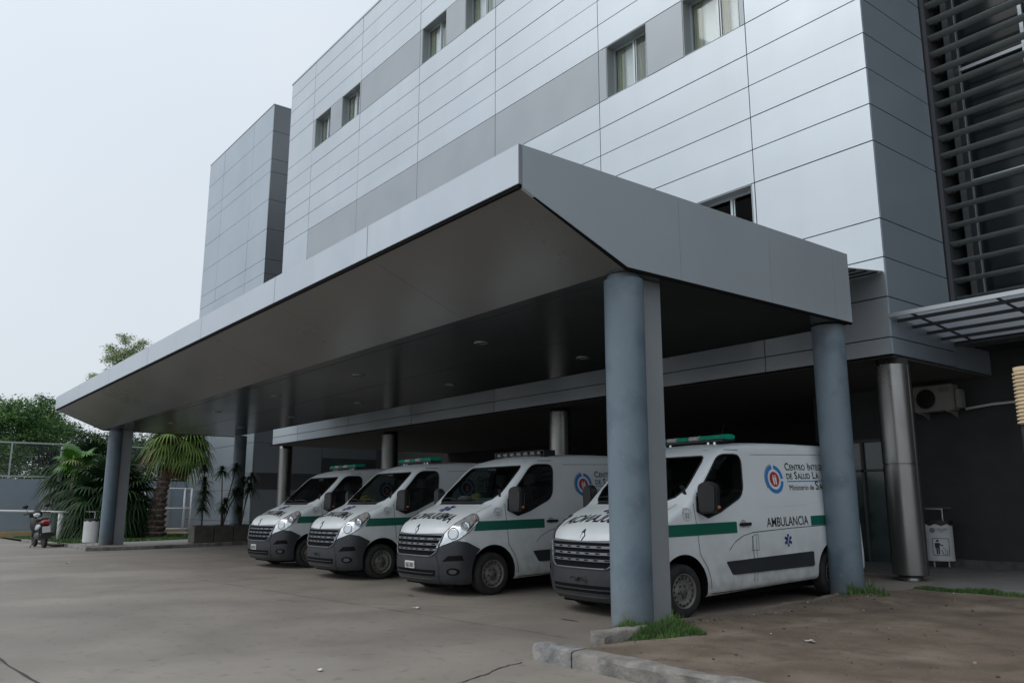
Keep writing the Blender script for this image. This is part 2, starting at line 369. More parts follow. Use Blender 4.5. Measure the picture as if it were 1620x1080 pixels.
kerb('kerb', [(-6.32, 5.16), (-5.80, 5.175)], .2, .15, 'short end block of the near kerb, smeared blue-grey', wob=.012, mt=mat('smeared_concrete', (.10, .11, .12), (.26, .25, .235), rough=.8, scale=6, bump=.6, bscale=30))
kerb('kerb', [(-5.785, 5.178), (-5.2, 5.2), (8, 5.32)], .2, .145, 'long worn concrete kerb at the near edge of the dirt patch', wob=.010)
kerb('kerb', [(-6.36, 6.12), (-6.44, 6.9)], .19, .15, 'short broken stub of kerb at the foot of the nearest round pillar', wob=.013)
kerb('kerb', [(-6.68, 7.45), (-6.72, 9.5), (-6.86, 11.4)], .10, .105, 'low crumbling concrete edge between the nearest ambulance and the dirt', wob=.02, mt=M_dconc)
kerb('kerb', [(-31.6, 15.5), (-31.6, 6.25), (-36.6, 6.45)][::-1], .22, .13, 'concrete kerb round the palm island under the far end of the canopy')
kerb('kerb', [(-44, 6.0), (-36.58, 6.42)], .2, .13, 'low kerb edging the lawn beside the parked motorcycle')
mb = MB()
pts = [(-31.4, 16.4), (-31.4, 6.1), (-36.8, 6.5), (-36.8, 16.4)]
mb = MB(); 
nx, ny = 10, 12
gr = [[mb.bm.verts.new((-31.75 - 5 * i / nx, 6.42 + 10 * j / ny, gz(-31.75 - 5 * i / nx, 6.4 + 10 * j / ny) + .115)) for j in range(ny + 1)] for i in range(nx + 1)]
for i in range(nx):
    for j in range(ny): mb.bm.faces.new((gr[i][j], gr[i + 1][j], gr[i + 1][j + 1], gr[i][j + 1]))
tag(mb.build('island_pavement', M_walk), kind='structure')
m_lawn = mat('lawn_soil', (.05, .06, .02), (.09, .08, .045), rough=.95, scale=1.5, bump=.4)
mb = MB(); 
gr = [[mb.bm.verts.new((-36.5 - 17.4 * i / 12, 6.1 + 10.25 * j / 12, gz(-36.5 - 17.4 * i / 12, 6.2) + .09)) for j in range(13)] for i in range(13)]
for i in range(12):
    for j in range(12): mb.bm.faces.new((gr[i][j], gr[i + 1][j], gr[i + 1][j + 1], gr[i][j + 1]))
tag(mb.build('lawn_soil', m_lawn), kind='structure')
# walkway under the building on the right
mb = MB(); mb.box(-6.95, 24, 13.7, 18.6, -.1, .145); mb.box(-44, -6.95, 15.6, 24, -.3, .14)
tag(mb.build('walkway', M_walk, bevel=.01), kind='structure')
def grass(name, fn, n, h, label, mt=None, wd=.006):
    mb = MB()
    for _ in range(n):
        x, y, z, hh = fn(); a = rnd.random() * 6.28; l = h * hh * (.5 + rnd.random() * .8); b = rnd.random() * .7 * l; an = rnd.random() * 6.28
        dx, dy = math.cos(a) * wd, math.sin(a) * wd; ex, ey = math.cos(an) * b, math.sin(an) * b
        p = [Vector((x - dx, y - dy, z)), Vector((x + dx, y + dy, z)), Vector((x + dx * .7 + ex * .4, y + dy * .7 + ey * .4, z + l * .6)), Vector((x - dx * .7 + ex * .4, y - dy * .7 + ey * .4, z + l * .6))]
        t = mb.bm.verts.new((x + ex, y + ey, z + l)); v = [mb.bm.verts.new(q) for q in p]; mb.bm.faces.new(v); mb.bm.faces.new((v[3], v[2], t))
    return tag(mb.build(name, mt or M_grass, recalc=False), label, 'grass', kind='stuff')
def tuft(cx, cy, sx, sy, zf=dirt_z, pw=.6):
    def fn():
        a = rnd.random() * 6.28; r = rnd.random() ** pw; x = cx + sx * r * math.cos(a); y = cy + sy * r * math.sin(a)
        return x, y, zf(x, y) - .01, (1.15 - .8 * r) * (.75 + 1.1 * max(-.4, mnoise.noise(Vector((x * 5, y * 5, 1)))))
    return fn
grass('grass_tuft', tuft(-6.34, 6.86, .60, .45), 6500, .15, 'green grass tuft growing at the foot of the nearest pillar', wd=.004)
grass('weeds', tuft(-6.6, 11.5, .40, .30), 170, .2, 'dark weeds round the base of the rear right pillar', wd=.012)
def strip():
    x = -6.7 + 6 * rnd.random() ** 1.5; y = 13.55 - .45 * rnd.random() ** 1.6 + .1 * mnoise.noise(Vector((x * 2, 0, 0)))
    return x, y, dirt_z(x, y) - .01, .6 + .8 * max(0, mnoise.noise(Vector((x * 1.3, 5, 0))) + .2)
grass('grass_strip', strip, 6000, .075, 'thin strip of grass along the edge of the walkway', wd=.006)
def lawn():
    x = -36.6 - 13 * rnd.random(); y = 6.35 + 9 * rnd.random(); return x, y, gz(x, 6.2) + .085, .7 + .6 * mnoise.noise(Vector((x, y, 0)))
grass('lawn', lawn, 16000, .12, 'patchy lawn around the palm trees', wd=.02)

# ================================================================ THE HOSPITAL
FY = 14.5; XL, XR = -36.4, -7.38
XS = [XL, -33.65, -28.95, -24.24, -19.52, -14.80, -10.08, XR]
B0 = empty('hospital_building', (-22, 14.5, 0), label='long hospital block in pale metal panels with rows of small square windows behind the canopy', cat='building')
G = .011
def panel(mb, x0, x1, z0, z1, y=FY, ax='y', th=.05, side=-1):
    j = (rnd.random() - .5) * .006
    if ax == 'y': mb.box(x0 + G, x1 - G, y + j, y + th, z0 + G, z1 - G)
    else: mb.box(y - th, y + j, x0 + G, x1 - G, z0 + G, z1 - G)
ZL = [4.12, 4.44, 5.20, 5.96, 6.72, 8.28, 9.04, 9.80, 10.55, 11.32, 12.08, 13.60, 14.38, 15.13, 15.90, 16.66, 17.40, 18.86, 19.60, 20.35, 21.10, 21.84]
low = [(-14.50, -13.05), (-11.85, -10.22)]; high = [(-33.38, -31.80), (-30.66, -29.02), (-24.08, -22.47), (-21.26, -19.66)]
pm, pb = MB(), MB()
def put(t, x0, x1, z0, z1):
    if t is pb: q = MB(); panel(q, x0, x1, z0, z1); q.build('grey_panel', M_band, B0)
    else: panel(t, x0, x1, z0, z1)
wins = []
for i in range(7):
    x0, x1 = XS[i], XS[i + 1]
    for z0, z1 in zip(ZL, ZL[1:]):
        row = None
        if z0 == 12.08: row = low
        elif z0 == 17.40: row = high
        elif z0 == 6.72 and i == 5: row = [(-11.72, -10.16)]
        if row is None or (i == 0 and z0 != 17.4) or i == 6: panel(pm, x0, x1, z0, z1); continue
        here = [q for q in row if x0 < (q[0] + q[1]) / 2 < x1]
        c = x0
        tgt = pm if z0 == 6.72 or (z0 == 17.4 and i < 1) else pb
        for q in here:
            if q[0] - c > .03: put(tgt, c, q[0], z0, z1)
            wins.append((q[0], q[1], z0, z1)); c = q[1]
        if x1 - c > .03: put(tgt, c, x1, z0, z1)
pm.build('front_cladding', M_panel, B0); pb.bm.free()
sp = MB()
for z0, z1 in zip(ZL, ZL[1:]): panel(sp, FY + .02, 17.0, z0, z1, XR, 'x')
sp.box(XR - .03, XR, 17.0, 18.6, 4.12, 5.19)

sp.build('end_cladding', mat('end_panel_shaded', (.35, .41, .47), (.38, .44, .50), rough=.4, metal=.45, scale=.4), B0)  # front cladding metal again, darkened in colour for the shaded return face
# backing wall with window openings
bk = MB()
def wall_with_holes(mb, x0, x1, z0, z1, holes, ya, yb):
    xs = sorted({x0, x1} | {h[k] for h in holes for k in (0, 1)}); 
    for a, b in zip(xs, xs[1:]):
        hs = sorted([(h[2], h[3]) for h in holes if h[0] <= a + 1e-6 and h[1] >= b - 1e-6]); c = z0
        for q in hs:
            if q[0] > c: mb.box(a, b, ya, yb, c, q[0])
            c = q[1]
        if c < z1: mb.box(a, b, ya, yb, c, z1)
wall_with_holes(bk, XL + .01, XR - .055, 4.12, 21.84, wins, FY + .052, FY + .30)
bk.box(XR - .30, XR - .052, FY + .3, 17.0, 4.12, 21.84); bk.box(XR - .30, XR + .015, 17.002, 19, 5.2, 22.4); bk.box(XL, XL + .25, FY + .06, 30, 4.13, 21.84); bk.box(XL + .01, XR - .06, FY + .3, 30, 21.6, 21.83)
bk.build('backing_wall', M_gap, B0)
cp = MB(); cp.box(XL - .02, XR + .02, FY - .02, FY + .3, 21.84, 21.92); cp.box(XR - .3, XR + .02, FY + .3, 17.1, 21.84, 21.92)
cp.build('parapet_cap', M_frame, B0)
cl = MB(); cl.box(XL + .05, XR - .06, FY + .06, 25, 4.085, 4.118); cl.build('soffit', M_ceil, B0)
lip = MB(); lip.box(XL - .3, XR, FY - .012, FY + .05, 4.095, 4.119); lip.build('soffit_edge', M_black, B0)
for k, (x0, x1, z0, z1) in enumerate(wins):
    w0 = MB(); d = .34
    t = .02
    w0.box(x0 + .001, x0 + t, FY + .004, FY + d + .1, z0 + .002, z1 - .002); w0.box(x1 - t, x1 - .001, FY + .004, FY + d + .1, z0 + .002, z1 - .002)
    w0.box(x0 + t, x1 - t, FY + .004, FY + d + .1, z1 - t, z1 - .002); w0.box(x0 + t, x1 - t, FY + .004, FY + d + .1, z0 + .002, z0 + t)
    wo_ = w0.build('window', M_reveal, B0)
    f = MB(); a, b, c, e = x0 + t, x1 - t, z0 + t, z1 - t; y = FY + d - .08
    fw = .055
    f.box(a, a + fw, y, y + .06, c, e); f.box(b - fw, b, y, y + .06, c, e); f.box(a + fw, b - fw, y, y + .06, e - fw, e); f.box(a + fw, b - fw, y, y + .06, c, c + fw)
    mid = (a + b) / 2 + .05; f.box(mid - .03, mid + .03, y - .01, y + .05, c + fw, e - fw); f.box(mid + .045, mid + .075, y + .01, y + .055, c + fw, e - fw)
    f.build('window_frame', M_frame, wo_)
    p = MB(); p.box(a + fw, b - fw, y + .035, y + .041, c + fw, e - fw); p.build('pane', M_wpane if z0 != 6.72 else pane('dark_opening_glass', (.5, .5, .5), .12), wo_)
    if z0 != 6.72:
        q = MB(); n = 26
        for s0, s1 in ((a + .05, a + .30), (mid + .05, mid + .25), (b - .16, b - .05)):
            for i in range(n):
                xa = s0 + (s1 - s0) * i / n; xb = s0 + (s1 - s0) * (i + 1) / n
                q.f([(xa, y + .10 + .025 * math.sin(i * 1.9), c), (xb, y + .10 + .025 * math.sin(i * 1.9 + 1.9), c), (xb, y + .10 + .025 * math.sin(i * 1.9 + 1.9), e), (xa, y + .10 + .025 * math.sin(i * 1.9), e)])
        q.build('curtain', M_curtain, wo_)
        q = MB(); q.box(a - .5, b + .5, y + .16, y + .17, c - .3, e + .3); q.build('blind', M_whitecurtain, wo_)
    else:
        q = MB(); q.box(a - 4, b + 2, FY + 2.2, FY + 2.3, c - 2, e + 3); q.build('inner_wall', M_gap, wo_)
# steel columns under the overhang
for k, (x, y) in enumerate(((-7.63, 14.92), (-17.3, 15.15), (-26.9, 15.2), (-36.5, 15.2))):
    c = MB(); c.lathe([(.28, .24), (.28, 4.085)], 40, (x, y, 0)); c.lathe([(.20, 0), (.20, .24)], 24, (x, y, 0))
    o = c.build('column', M_steel, B0)
    s = MB(); s.lathe([(.292, .215), (.30, .22), (.30, 2.135), (.292, 2.14)], 40, (x, y, 0)); s.lathe([(.292, 2.16), (.30, 2.165), (.30, 3.97), (.292, 3.975)], 40, (x, y, 0))
    s.box(x + .298, x + .312, y - .02, y + .02, .22, 3.96)
    s.build('steel_casing', M_steel, o, sharp=40)
# ground-floor rear wall
gw = MB(); gw.box(XL, -11.6, 24, 24.3, -.3, 4.08); gw.box(-44.04, XL, 24, 24.3, -.3, 14); gw.box(-11.6, -11.2, 18.9, 24, -.2, 4.08); gw.build('deep_recess_wall', mat('recess_wall_shaded', (.010, .011, .011), (.016, .016, .016), rough=.9, scale=1), B0)  # gloom of the deep recess put into a darker wall colour
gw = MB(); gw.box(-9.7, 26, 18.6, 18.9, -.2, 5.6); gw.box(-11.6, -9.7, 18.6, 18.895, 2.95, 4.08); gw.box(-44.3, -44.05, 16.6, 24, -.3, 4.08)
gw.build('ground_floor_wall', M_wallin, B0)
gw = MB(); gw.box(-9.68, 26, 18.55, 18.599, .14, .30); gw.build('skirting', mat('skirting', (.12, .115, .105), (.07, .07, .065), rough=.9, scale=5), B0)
gd = MB(); gd.box(-11.2, -9.7, 18.68, 18.72, .1, 2.95); gdo = gd.build('glass_door', mat('door_glass', (.015, .03, .03), (.06, .09, .09), rough=.1, scale=1.2), B0)
gd = MB(); gd.box(-11.2, -11.13, 18.62, 18.68, .1, 2.95); gd.box(-9.77, -9.7, 18.62, 18.68, .1, 2.95); gd.box(-10.48, -10.42, 18.62, 18.68, .1, 2.88); gd.box(-11.13, -9.77, 18.62, 18.68, 2.88, 2.95); gd.box(-11.13, -9.77, 18.62, 18.68, 2.2, 2.25)
gd.build('door_frame', M_dkgrey, gdo)
# louvred wing on the right
W0 = empty('louvred_wing', (6, 17, 0), label='dark glazed wing with rows of horizontal metal sun louvres at the right edge', cat='building')
b = MB(); b.box(XR + .02, 26, 17.75, 18.2, 5.0, 22.5); b.build('glazing', mat('wing_glazing', (.010, .013, .014), rough=.12, spec=.25), W0)
b = MB(); b.box(XR + .02, 26, 17.0, 18.6, 4.62, 5.0); b.build('floor_edge', M_gap, W0)
b = MB(); b.box(XR + .02, XR + .10, 17.02, 17.7, 5.0, 22.4); b.box(XR + .3, XR + .42, 17.35, 17.7, 5, 22.4); b.build('side_post', M_dkgrey, W0)
fr = MB(); X0f = -6.98
for k in range(20):
    x = X0f + k * 1.30; fr.box(x - .035, x + .035, 17.66, 17.74, 5.15, 22.3)
for z in (5.62, 8.10, 10.65, 11.7, 13.9, 16.4, 19): fr.box(X0f + .035, 25, 17.67, 17.735, z - .035, z + .035)
fr.build('mullions', M_frame, W0)
lv = MB(); M_louv = mat('louvre_metal', (.30, .33, .33), (.36, .39, .39), rough=.45, metal=.3, scale=1)
z = 5.52; LP = .388
while z < 22.3:
    # elliptical blade section tilted
    n = 10; ring = []
    for i in range(n):
        a = 2 * math.pi * i / n; u_, v_ = .108 * math.cos(a), .02 * math.sin(a); t = R(-14)
        ring.append((17.15 + u_ * math.cos(t) - v_ * math.sin(t), z + u_ * math.sin(t) + v_ * math.cos(t)))
    lv.prism(ring, 'x', XR + .06, 24); z += LP
lv.build('louvre_blades', M_louv, W0, sharp=50)
br = MB(); z = 5.52
while z < 22.3:
    br.box(XR + .10, XR + .22, 17.2, 17.3, z - .05, z + .03); br.box(XR + .12, XR + .2, 17.3, 17.5, z + .03, z + .10); z += LP
br.build('louvre_brackets', M_dkgrey, W0)
# glazed awning
AW = empty('glazed_awning', (0, 15.7, 4.7), label='glazed metal-framed awning over the walkway at the right', cat='awning')
def awz(y): return 4.80 - (y - 14.7) * .085
b = MB()
for k, y in enumerate((14.78, 15.32, 15.88, 16.44, 17.0)):
    z = awz(y); b.box(XR + .02, 24, y - .03, y + .03, z - .055, z)
b.build('purlin', M_dkgrey, AW)
b = MB(); 
for k in range(22):
    x = XR + .35 + k * 1.45
    b.prism([(14.6, awz(14.6) + .002), (17.6, awz(17.6) + .002), (17.6, awz(17.6) + .03), (14.6, awz(14.6) + .03)], 'x', x - .02, x + .02)
b.build('rafter', M_dkgrey, AW)
def poly_mat():
    m = bpy.data.materials.new('translucent_sheet'); m.use_nodes = True; n = m.node_tree; n.nodes.clear()
    o = n.nodes.new('ShaderNodeOutputMaterial'); t = n.nodes.new('ShaderNodeBsdfTranslucent'); d = n.nodes.new('ShaderNodeBsdfDiffuse')
    t.inputs[0].default_value = (.62, .65, .68, 1); d.inputs[0].default_value = (.3, .31, .32, 1); x = n.nodes.new('ShaderNodeMixShader'); x.inputs[0].default_value = .3
    n.links.new(t.outputs[0], x.inputs[1]); n.links.new(d.outputs[0], x.inputs[2]); n.links.new(x.outputs[0], o.inputs[0]); return m
M_sheet = poly_mat()
b = MB(); b.prism([(14.55, awz(14.55) + .034), (17.6, awz(17.6) + .034), (17.6, awz(17.6) + .046), (14.55, awz(14.55) + .046)], 'x', XR + .02, 24); b.build('sheet', M_sheet, AW)
b = MB(); b.box(XR - .02, 24, 14.50, 14.545, awz(14.5) - .02, awz(14.5) + .055); b.build('front_gutter', M_frame, AW)

# left service tower
T0 = empty('stair_tower', (-49.7, 16.5, 0), label='windowless grey panelled tower standing beyond the left end of the main block', cat='building')
TL, TR, TY = -55.4, -44.05, 16.5
tz = [-.3, .56, 2.27, 3.15, 4.78, 6.5, 7.3, 9.0, 10.75, 12.5, 14.3, 15.15, 16.93, 18.7, 20.4, 21.2, 22.93, 24.58]
b = MB()
for a, c in zip((TL, -52.4, -47.1), (-52.4, -47.1, TR)):
    for z0, z1 in zip(tz, tz[1:]): panel(b, a, c, z0, z1, TY)
b.build('front_cladding', M_tower, T0)
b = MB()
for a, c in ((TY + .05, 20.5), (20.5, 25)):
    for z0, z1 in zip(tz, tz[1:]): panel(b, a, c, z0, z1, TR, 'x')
b.build('side_cladding', mat('tower_panel_shaded', (.15, .17, .185), (.18, .20, .215), rough=.45, metal=.3, scale=.3), T0)  # tower panels again; shade of this side painted in as a darker tone
b = MB(); b.box(TL, TR - .052, TY + .052, 25, -.3, 24.5); b.build('core', M_gap, T0)
b = MB(); b.box(TL - .02, TR + .02, TY - .02, 25, 24.585, 24.63); b.build('roof_cap', M_frame, T0)

# ================================================================ THE CANOPY
K0 = empty('entrance_canopy', (-20.5, 8.6, 0), label='long flat metal canopy on round pillars sheltering the row of ambulances', cat='canopy')
CX0, CX1 = -34.35, -6.7; CF, CB, CR = 5.3, 6.98, 12.0; ZN, ZF_, ZT = 4.86, 4.22, 5.36
def sheets(mb, quads):
    for q in quads: mb.f(q)
b = MB(); xs = [CX0, -30.2, -26.0, -21.8, -17.6, -13.6, -10.2, CX1]
for a, c in zip(xs, xs[1:]): b.box(a + (.004 if a != CX0 else 0), c - (.004 if c != CX1 else 0), CF, CF + .05, ZN + .03, ZT)
b.build('front_fascia', M_fascia, K0, bevel=.004)
b = MB(); b.box(CX0 + .02, CX1 - .02, CF + .02, CF + .06, ZN - .01, ZN + .03); b.build('drip_edge', M_black, K0)
# near end: four panels, butted
for xe, nm in ((CX1, 'end_fascia'), (CX0 + .05, 'end_fascia')):
    b = MB(); ysplit = [CF + .051, CB, 7.95, 9.9, 11.55, CR]
    def zb(y): return ZN + (ZF_ - ZN) * (y - CF) / (CB - CF) if y < CB else ZF_
    segs = [(CF + .051, 7.95), (7.95, 9.9), (9.9, 11.55), (11.55, CR)]
    for a, c in segs:
        a2 = a + .003; c2 = c - .003
        poly = [(a2, zb(a2) + .02)] + ([(CB, ZF_ + .02)] if a < CB < c else []) + [(c2, zb(c2) + .02), (c2, ZT - .0), (a2, ZT - .0)]
        b.prism(poly, 'x', xe - .05, xe)
    b.build(nm, M_end, K0)
    b = MB(); b.prism([(CF + .05, ZN + .005), (CB, ZF_ - .012), (CR, ZF_ - .012), (CR, ZF_ + .02), (CB, ZF_ + .018), (CF + .05, ZN + .032)], 'x', xe - .045, xe - .008); b.build('end_drip_edge', M_black, K0)
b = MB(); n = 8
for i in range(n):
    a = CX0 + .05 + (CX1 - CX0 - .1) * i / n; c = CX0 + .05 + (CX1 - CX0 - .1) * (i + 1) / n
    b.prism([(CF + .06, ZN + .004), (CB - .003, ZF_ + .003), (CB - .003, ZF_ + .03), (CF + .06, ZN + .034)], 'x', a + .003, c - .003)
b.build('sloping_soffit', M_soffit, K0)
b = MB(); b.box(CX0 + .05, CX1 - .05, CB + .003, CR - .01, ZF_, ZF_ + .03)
b.build('flat_soffit', M_flat_shaded, K0)
b = MB(); b.box(CX0 + .05, CX1 - .05, CB + .25, CB + .262, ZF_ - .003, ZF_ - .0005); b.box(CX0 + .05, CX1 - .05, 9.4, 9.408, ZF_ - .003, ZF_ - .0005)
b.build('soffit_joint', M_gap, K0)
b = MB(); b.box(CX0 + .05, CX1 - .05, CF + .05, CR, ZT - .06, ZT - .01); b.box(CX0 + .05, CX1 - .05, CR - .05, CR, ZF_, ZT - .06); b.build('roof_deck', M_gap, K0)
for x, y in [(-11.55 - 4.61 * k, yy) for k in range(5) for yy in (8.3, 10.72)]:
    b = MB(); b.lathe([(.105, -.012), (.135, -.012), (.135, -.001), (.105, -.001)], 28, (x, y, ZF_), cap=False); b.build('downlight', M_chrome, K0)
for x, y in ((-6.99, 7.195), (-33.9, 7.35)):
    g = gz(x, y); b = MB(); b.lathe([(.245, g - .15), (.245, ZF_ - .06), (.20, ZF_ - .055), (.20, ZF_)], 48, (x, y, 0)); o = b.build('pillar', M_col, K0, sharp=40)
    b = MB(); b.box(x - .12, x + .06, y + .12, y + .60, g - .1, ZF_ - .004); b.build('pillar_fin', M_fin, o)
for x, y in ((-7.03, 11.82), (-33.5, 12.0)):
    g = gz(x, y); b = MB(); b.lathe([(.245, g - .15), (.245, ZF_ - .02)], 48, (x, y, 0)); o = b.build('pillar', M_col, K0, sharp=40)
# sheet bridging the gap between canopy and facade
L0 = empty('gap_cover', (-7.6, 13.2, 5.4), label='narrow ribbed metal sheet closing the gap between canopy roof and facade', cat='roof sheet')
b = MB()
for k in range(9):
    x = -7.42 - k * 3; b.prism([(12.0, 5.37), (14.49, 5.68), (14.49, 5.69), (12.0, 5.38)], 'x', x - 2.9, x)
b.build('cover_sheet', mat('cover_sheet_metal', (.55, .57, .58), rough=.5), L0)
b = MB()
for k in range(7):
    y = 12.1 + k * .37; b.box(-33, -7.45, y, y + .03, 5.34 + (y - 12) * .1245, 5.365 + (y - 12) * .1245)
b.build('cover_rib', M_dkgrey, L0)

# ================================================================ THE AMBULANCES
# van frame: x = sideways (+x = the side that faces the camera), y = backwards from the nose, z = up
HW = 1.035
def van_outline():
    return [(.10, .20), (-.01, .23), (-.055, .33), (-.075, .48), (-.07, .62), (-.055, .80), (-.035, .93), (-.01, 1.01), (.03, 1.085), (.10, 1.15), (.25, 1.23), (.45, 1.31), (.65, 1.38), (.81, 1.43), (.88, 1.465),
            (1.07, 1.61), (1.28, 1.775), (1.48, 1.94), (1.62, 2.06), (1.72, 2.15), (1.86, 2.22), (2.08, 2.27), (2.4, 2.30), (2.9, 2.315), (3.5, 2.315), (4.3, 2.30), (4.72, 2.27), (4.86, 2.21), (4.93, 2.10),
            (4.985, 1.6), (5.02, 1.0), (5.045, .55), (5.04, .34), (4.95, .28), (3.0, .26), (1.4, .22)]
def Dv(p):
    x, y, z = p; t = min(1.0, abs(x))
    f = max(0, 1 - max(y, 0) / 1.6) ** 1.3; y2 = y + .31 * t ** 3 * f
    if y > 4.2: y2 = y - .05 * t ** 4
    wf = 1 - .05 * max(0, 1 - max(y, 0) / .9) ** 2
    if z < .5: wf *= 1 - .035 * ((.5 - z) / .3) ** 2
    if z > 1.12: wf *= 1 - .115 * ((z - 1.12) / 1.1) ** 1.5
    s = max(0, min(1, (z - .9) / .25)); z2 = z - (.055 if y > 1.7 else .03) * t ** 2.4 * s
    return Vector((x * HW * wf, y2, z2))
def van_solid():
    ol = [Vector(p) for p in van_outline()]; n = len(ol)
    # clockwise -> inward normals
    area = sum(ol[i].x * ol[(i + 1) % n].y - ol[(i + 1) % n].x * ol[i].y for i in range(n)); sg = 1 if area > 0 else -1
    def inset(d):
        r = []
        for i in range(n):
            a = (ol[i] - ol[i - 1]).normalized(); b = (ol[(i + 1) % n] - ol[i]).normalized()
            na, nb = Vector((-a.y, a.x)) * sg, Vector((-b.y, b.x)) * sg; m = (na + nb).normalized(); r.append(ol[i] + m * d / max(.5, m.dot(na)))
        return r
    bm = bmesh.new(); r = .075; sl_ = []
    for i in range(7):
        ph = math.pi / 2 * (1 - i / 6); sl_.append((-(1 - r + r * math.sin(ph)), r * (1 - math.cos(ph))))
    for w_ in (-.75, -.6, -.45, -.3, -.15, 0): sl_.append((w_, 0))
    sl_ = sl_ + [(-a, b) for a, b in sl_[:-1][::-1]]
    rings = [[bm.verts.new((w_, q.x, q.y)) for q in inset(d)] for w_, d in sl_]
    for a, b in zip(rings, rings[1:]):
        for i in range(n): bm.faces.new((a[i], a[(i + 1) % n], b[(i + 1) % n], b[i]))
    bm.faces.new(rings[0][::-1]); bm.faces.new(rings[-1])
    bmesh.ops.recalc_face_normals(bm, faces=bm.faces)
    for k in range(10): bmesh.ops.bisect_plane(bm, geom=bm.verts[:] + bm.edges[:] + bm.faces[:], plane_co=(0, 0, .4 + .2 * k), plane_no=(0, 0, 1), dist=1e-4)
    for k in list(range(1, 8)) + [10, 14, 18]: bmesh.ops.bisect_plane(bm, geom=bm.verts[:] + bm.edges[:] + bm.faces[:], plane_co=(0, .25 * k, 0), plane_no=(0, 1, 0), dist=1e-4)
    for v in bm.verts: v.co = Dv(v.co)
    return bm
def in_poly(x, y, P):
    c = False; j = len(P) - 1
    for i in range(len(P)):
        if (P[i][1] > y) != (P[j][1] > y) and x < (P[j][0] - P[i][0]) * (y - P[i][1]) / (P[j][1] - P[i][1]) + P[i][0]: c = not c
        j = i
    return c
vbm = van_solid(); VT = BVHTree.FromBMesh(vbm)
def m_side(a, b): return Vector((3, a, b)), Vector((-1, 0, 0))
def m_side_far(a, b): return Vector((-3, a, b)), Vector((1, 0, 0))
def m_front(a, b): return Vector((a, -3, b)), Vector((0, 1, 0))
def m_top(a, b): return Vector((a, b, 4)), Vector((0, 0, -1))
def m_cyl(a, b): t = R(a); return Vector((3 * math.sin(t), .9 - 3 * math.cos(t), b)), Vector((-math.sin(t), math.cos(t), 0))
def rnd_poly(P, r, n=4):
    out = []; L = len(P)
    for i in range(L):
        p0, p, p1 = Vector(P[i - 1]), Vector(P[i]), Vector(P[(i + 1) % L]); a, b = (p0 - p), (p1 - p); d = min(r, a.length * .45, b.length * .45)
        A, B = p + a.normalized() * d, p + b.normalized() * d
        for k in range(n + 1):
            t = k / n; out.append(tuple(A * (1 - t) ** 2 + p * 2 * t * (1 - t) + B * t ** 2))
    return out
def proj(bm2, mp, off, thick=0, asp=1):
    """throw a flat tessellated pattern onto the van body"""
    dead = []
    for v in bm2.verts:
        o, d = mp(v.co.x, v.co.y); hit, nrm, _, _ = VT.ray_cast(o, d)
        if hit is None: dead.append(v); continue
        if nrm.dot(d) > 0: nrm = -nrm
        v.co = hit + nrm * off
    if dead: bmesh.ops.delete(bm2, geom=dead, context='VERTS')
    if thick:
        be = [e for e in bm2.edges if e.is_boundary]; ret = bmesh.ops.extrude_edge_only(bm2, edges=be)
        bm2.normal_update()
        for v in [g for g in ret['geom'] if isinstance(g, bmesh.types.BMVert)]:
            hit, nrm, _, _ = VT.find_nearest(v.co); v.co = hit - nrm * thick
    return bm2
def tess(polys, step, stepy=None):
    bm2 = bmesh.new()
    for P in polys: bm2.faces.new([bm2.verts.new((p[0], p[1], 0)) for p in P])
    xs = [v.co.x for v in bm2.verts]; ys = [v.co.y for v in bm2.verts]; stepy = stepy or step
    x = math.ceil(min(xs) / step) * step
    while x < max(xs): bmesh.ops.bisect_plane(bm2, geom=bm2.verts[:] + bm2.edges[:] + bm2.faces[:], plane_co=(x, 0, 0), plane_no=(1, 0, 0), dist=1e-5); x += step
    y = math.ceil(min(ys) / stepy) * stepy
    while y < max(ys): bmesh.ops.bisect_plane(bm2, geom=bm2.verts[:] + bm2.edges[:] + bm2.faces[:], plane_co=(0, y, 0), plane_no=(0, 1, 0), dist=1e-5); y += stepy
    bmesh.ops.triangulate(bm2, faces=[f for f in bm2.faces if len(f.verts) > 4])
    return bm2
def bm_obj(name, bm2, mt, parent, smooth=True, sharp=None):
    me = bpy.data.meshes.new(name); bmesh.ops.recalc_face_normals(bm2, faces=bm2.faces); bm2.to_mesh(me); bm2.free()
    for m in (mt if isinstance(mt, (list, tuple)) else [mt]): me.materials.append(m)
    if smooth: me.shade_smooth()
    if sharp: me.set_sharp_from_angle(angle=R(sharp))
    return link_mesh(name, me, parent)
def decal(name, polys, mp, mt, parent, off=.004, step=.08, stepy=None, thick=0, sharp=None):
    return bm_obj(name, proj(tess(polys, step, stepy), mp, off, thick), mt, parent, sharp=sharp or 40)
def outline_tube(name, P, mp, r, mt, parent, off=.004, close=True):
    pts = []
    L = len(P)
    for i in range(L if close else L - 1):
        a, b = Vector(P[i]), Vector(P[(i + 1) % L]); n = max(1, int((b - a).length / .1))
        if n > 12: n = 12
        for k in range(n):
            q = a.lerp(b, k / n); o, d = mp(q.x, q.y); hit, nrm, _, _ = VT.ray_cast(o, d)
            if hit is not None: pts.append(hit - d * 0 + (nrm if nrm.dot(d) < 0 else -nrm) * off)
    if close: pts.append(pts[0])
    mb = MB(); mb.tube(pts, r, 6); return mb.build(name, mt, parent, local=True)
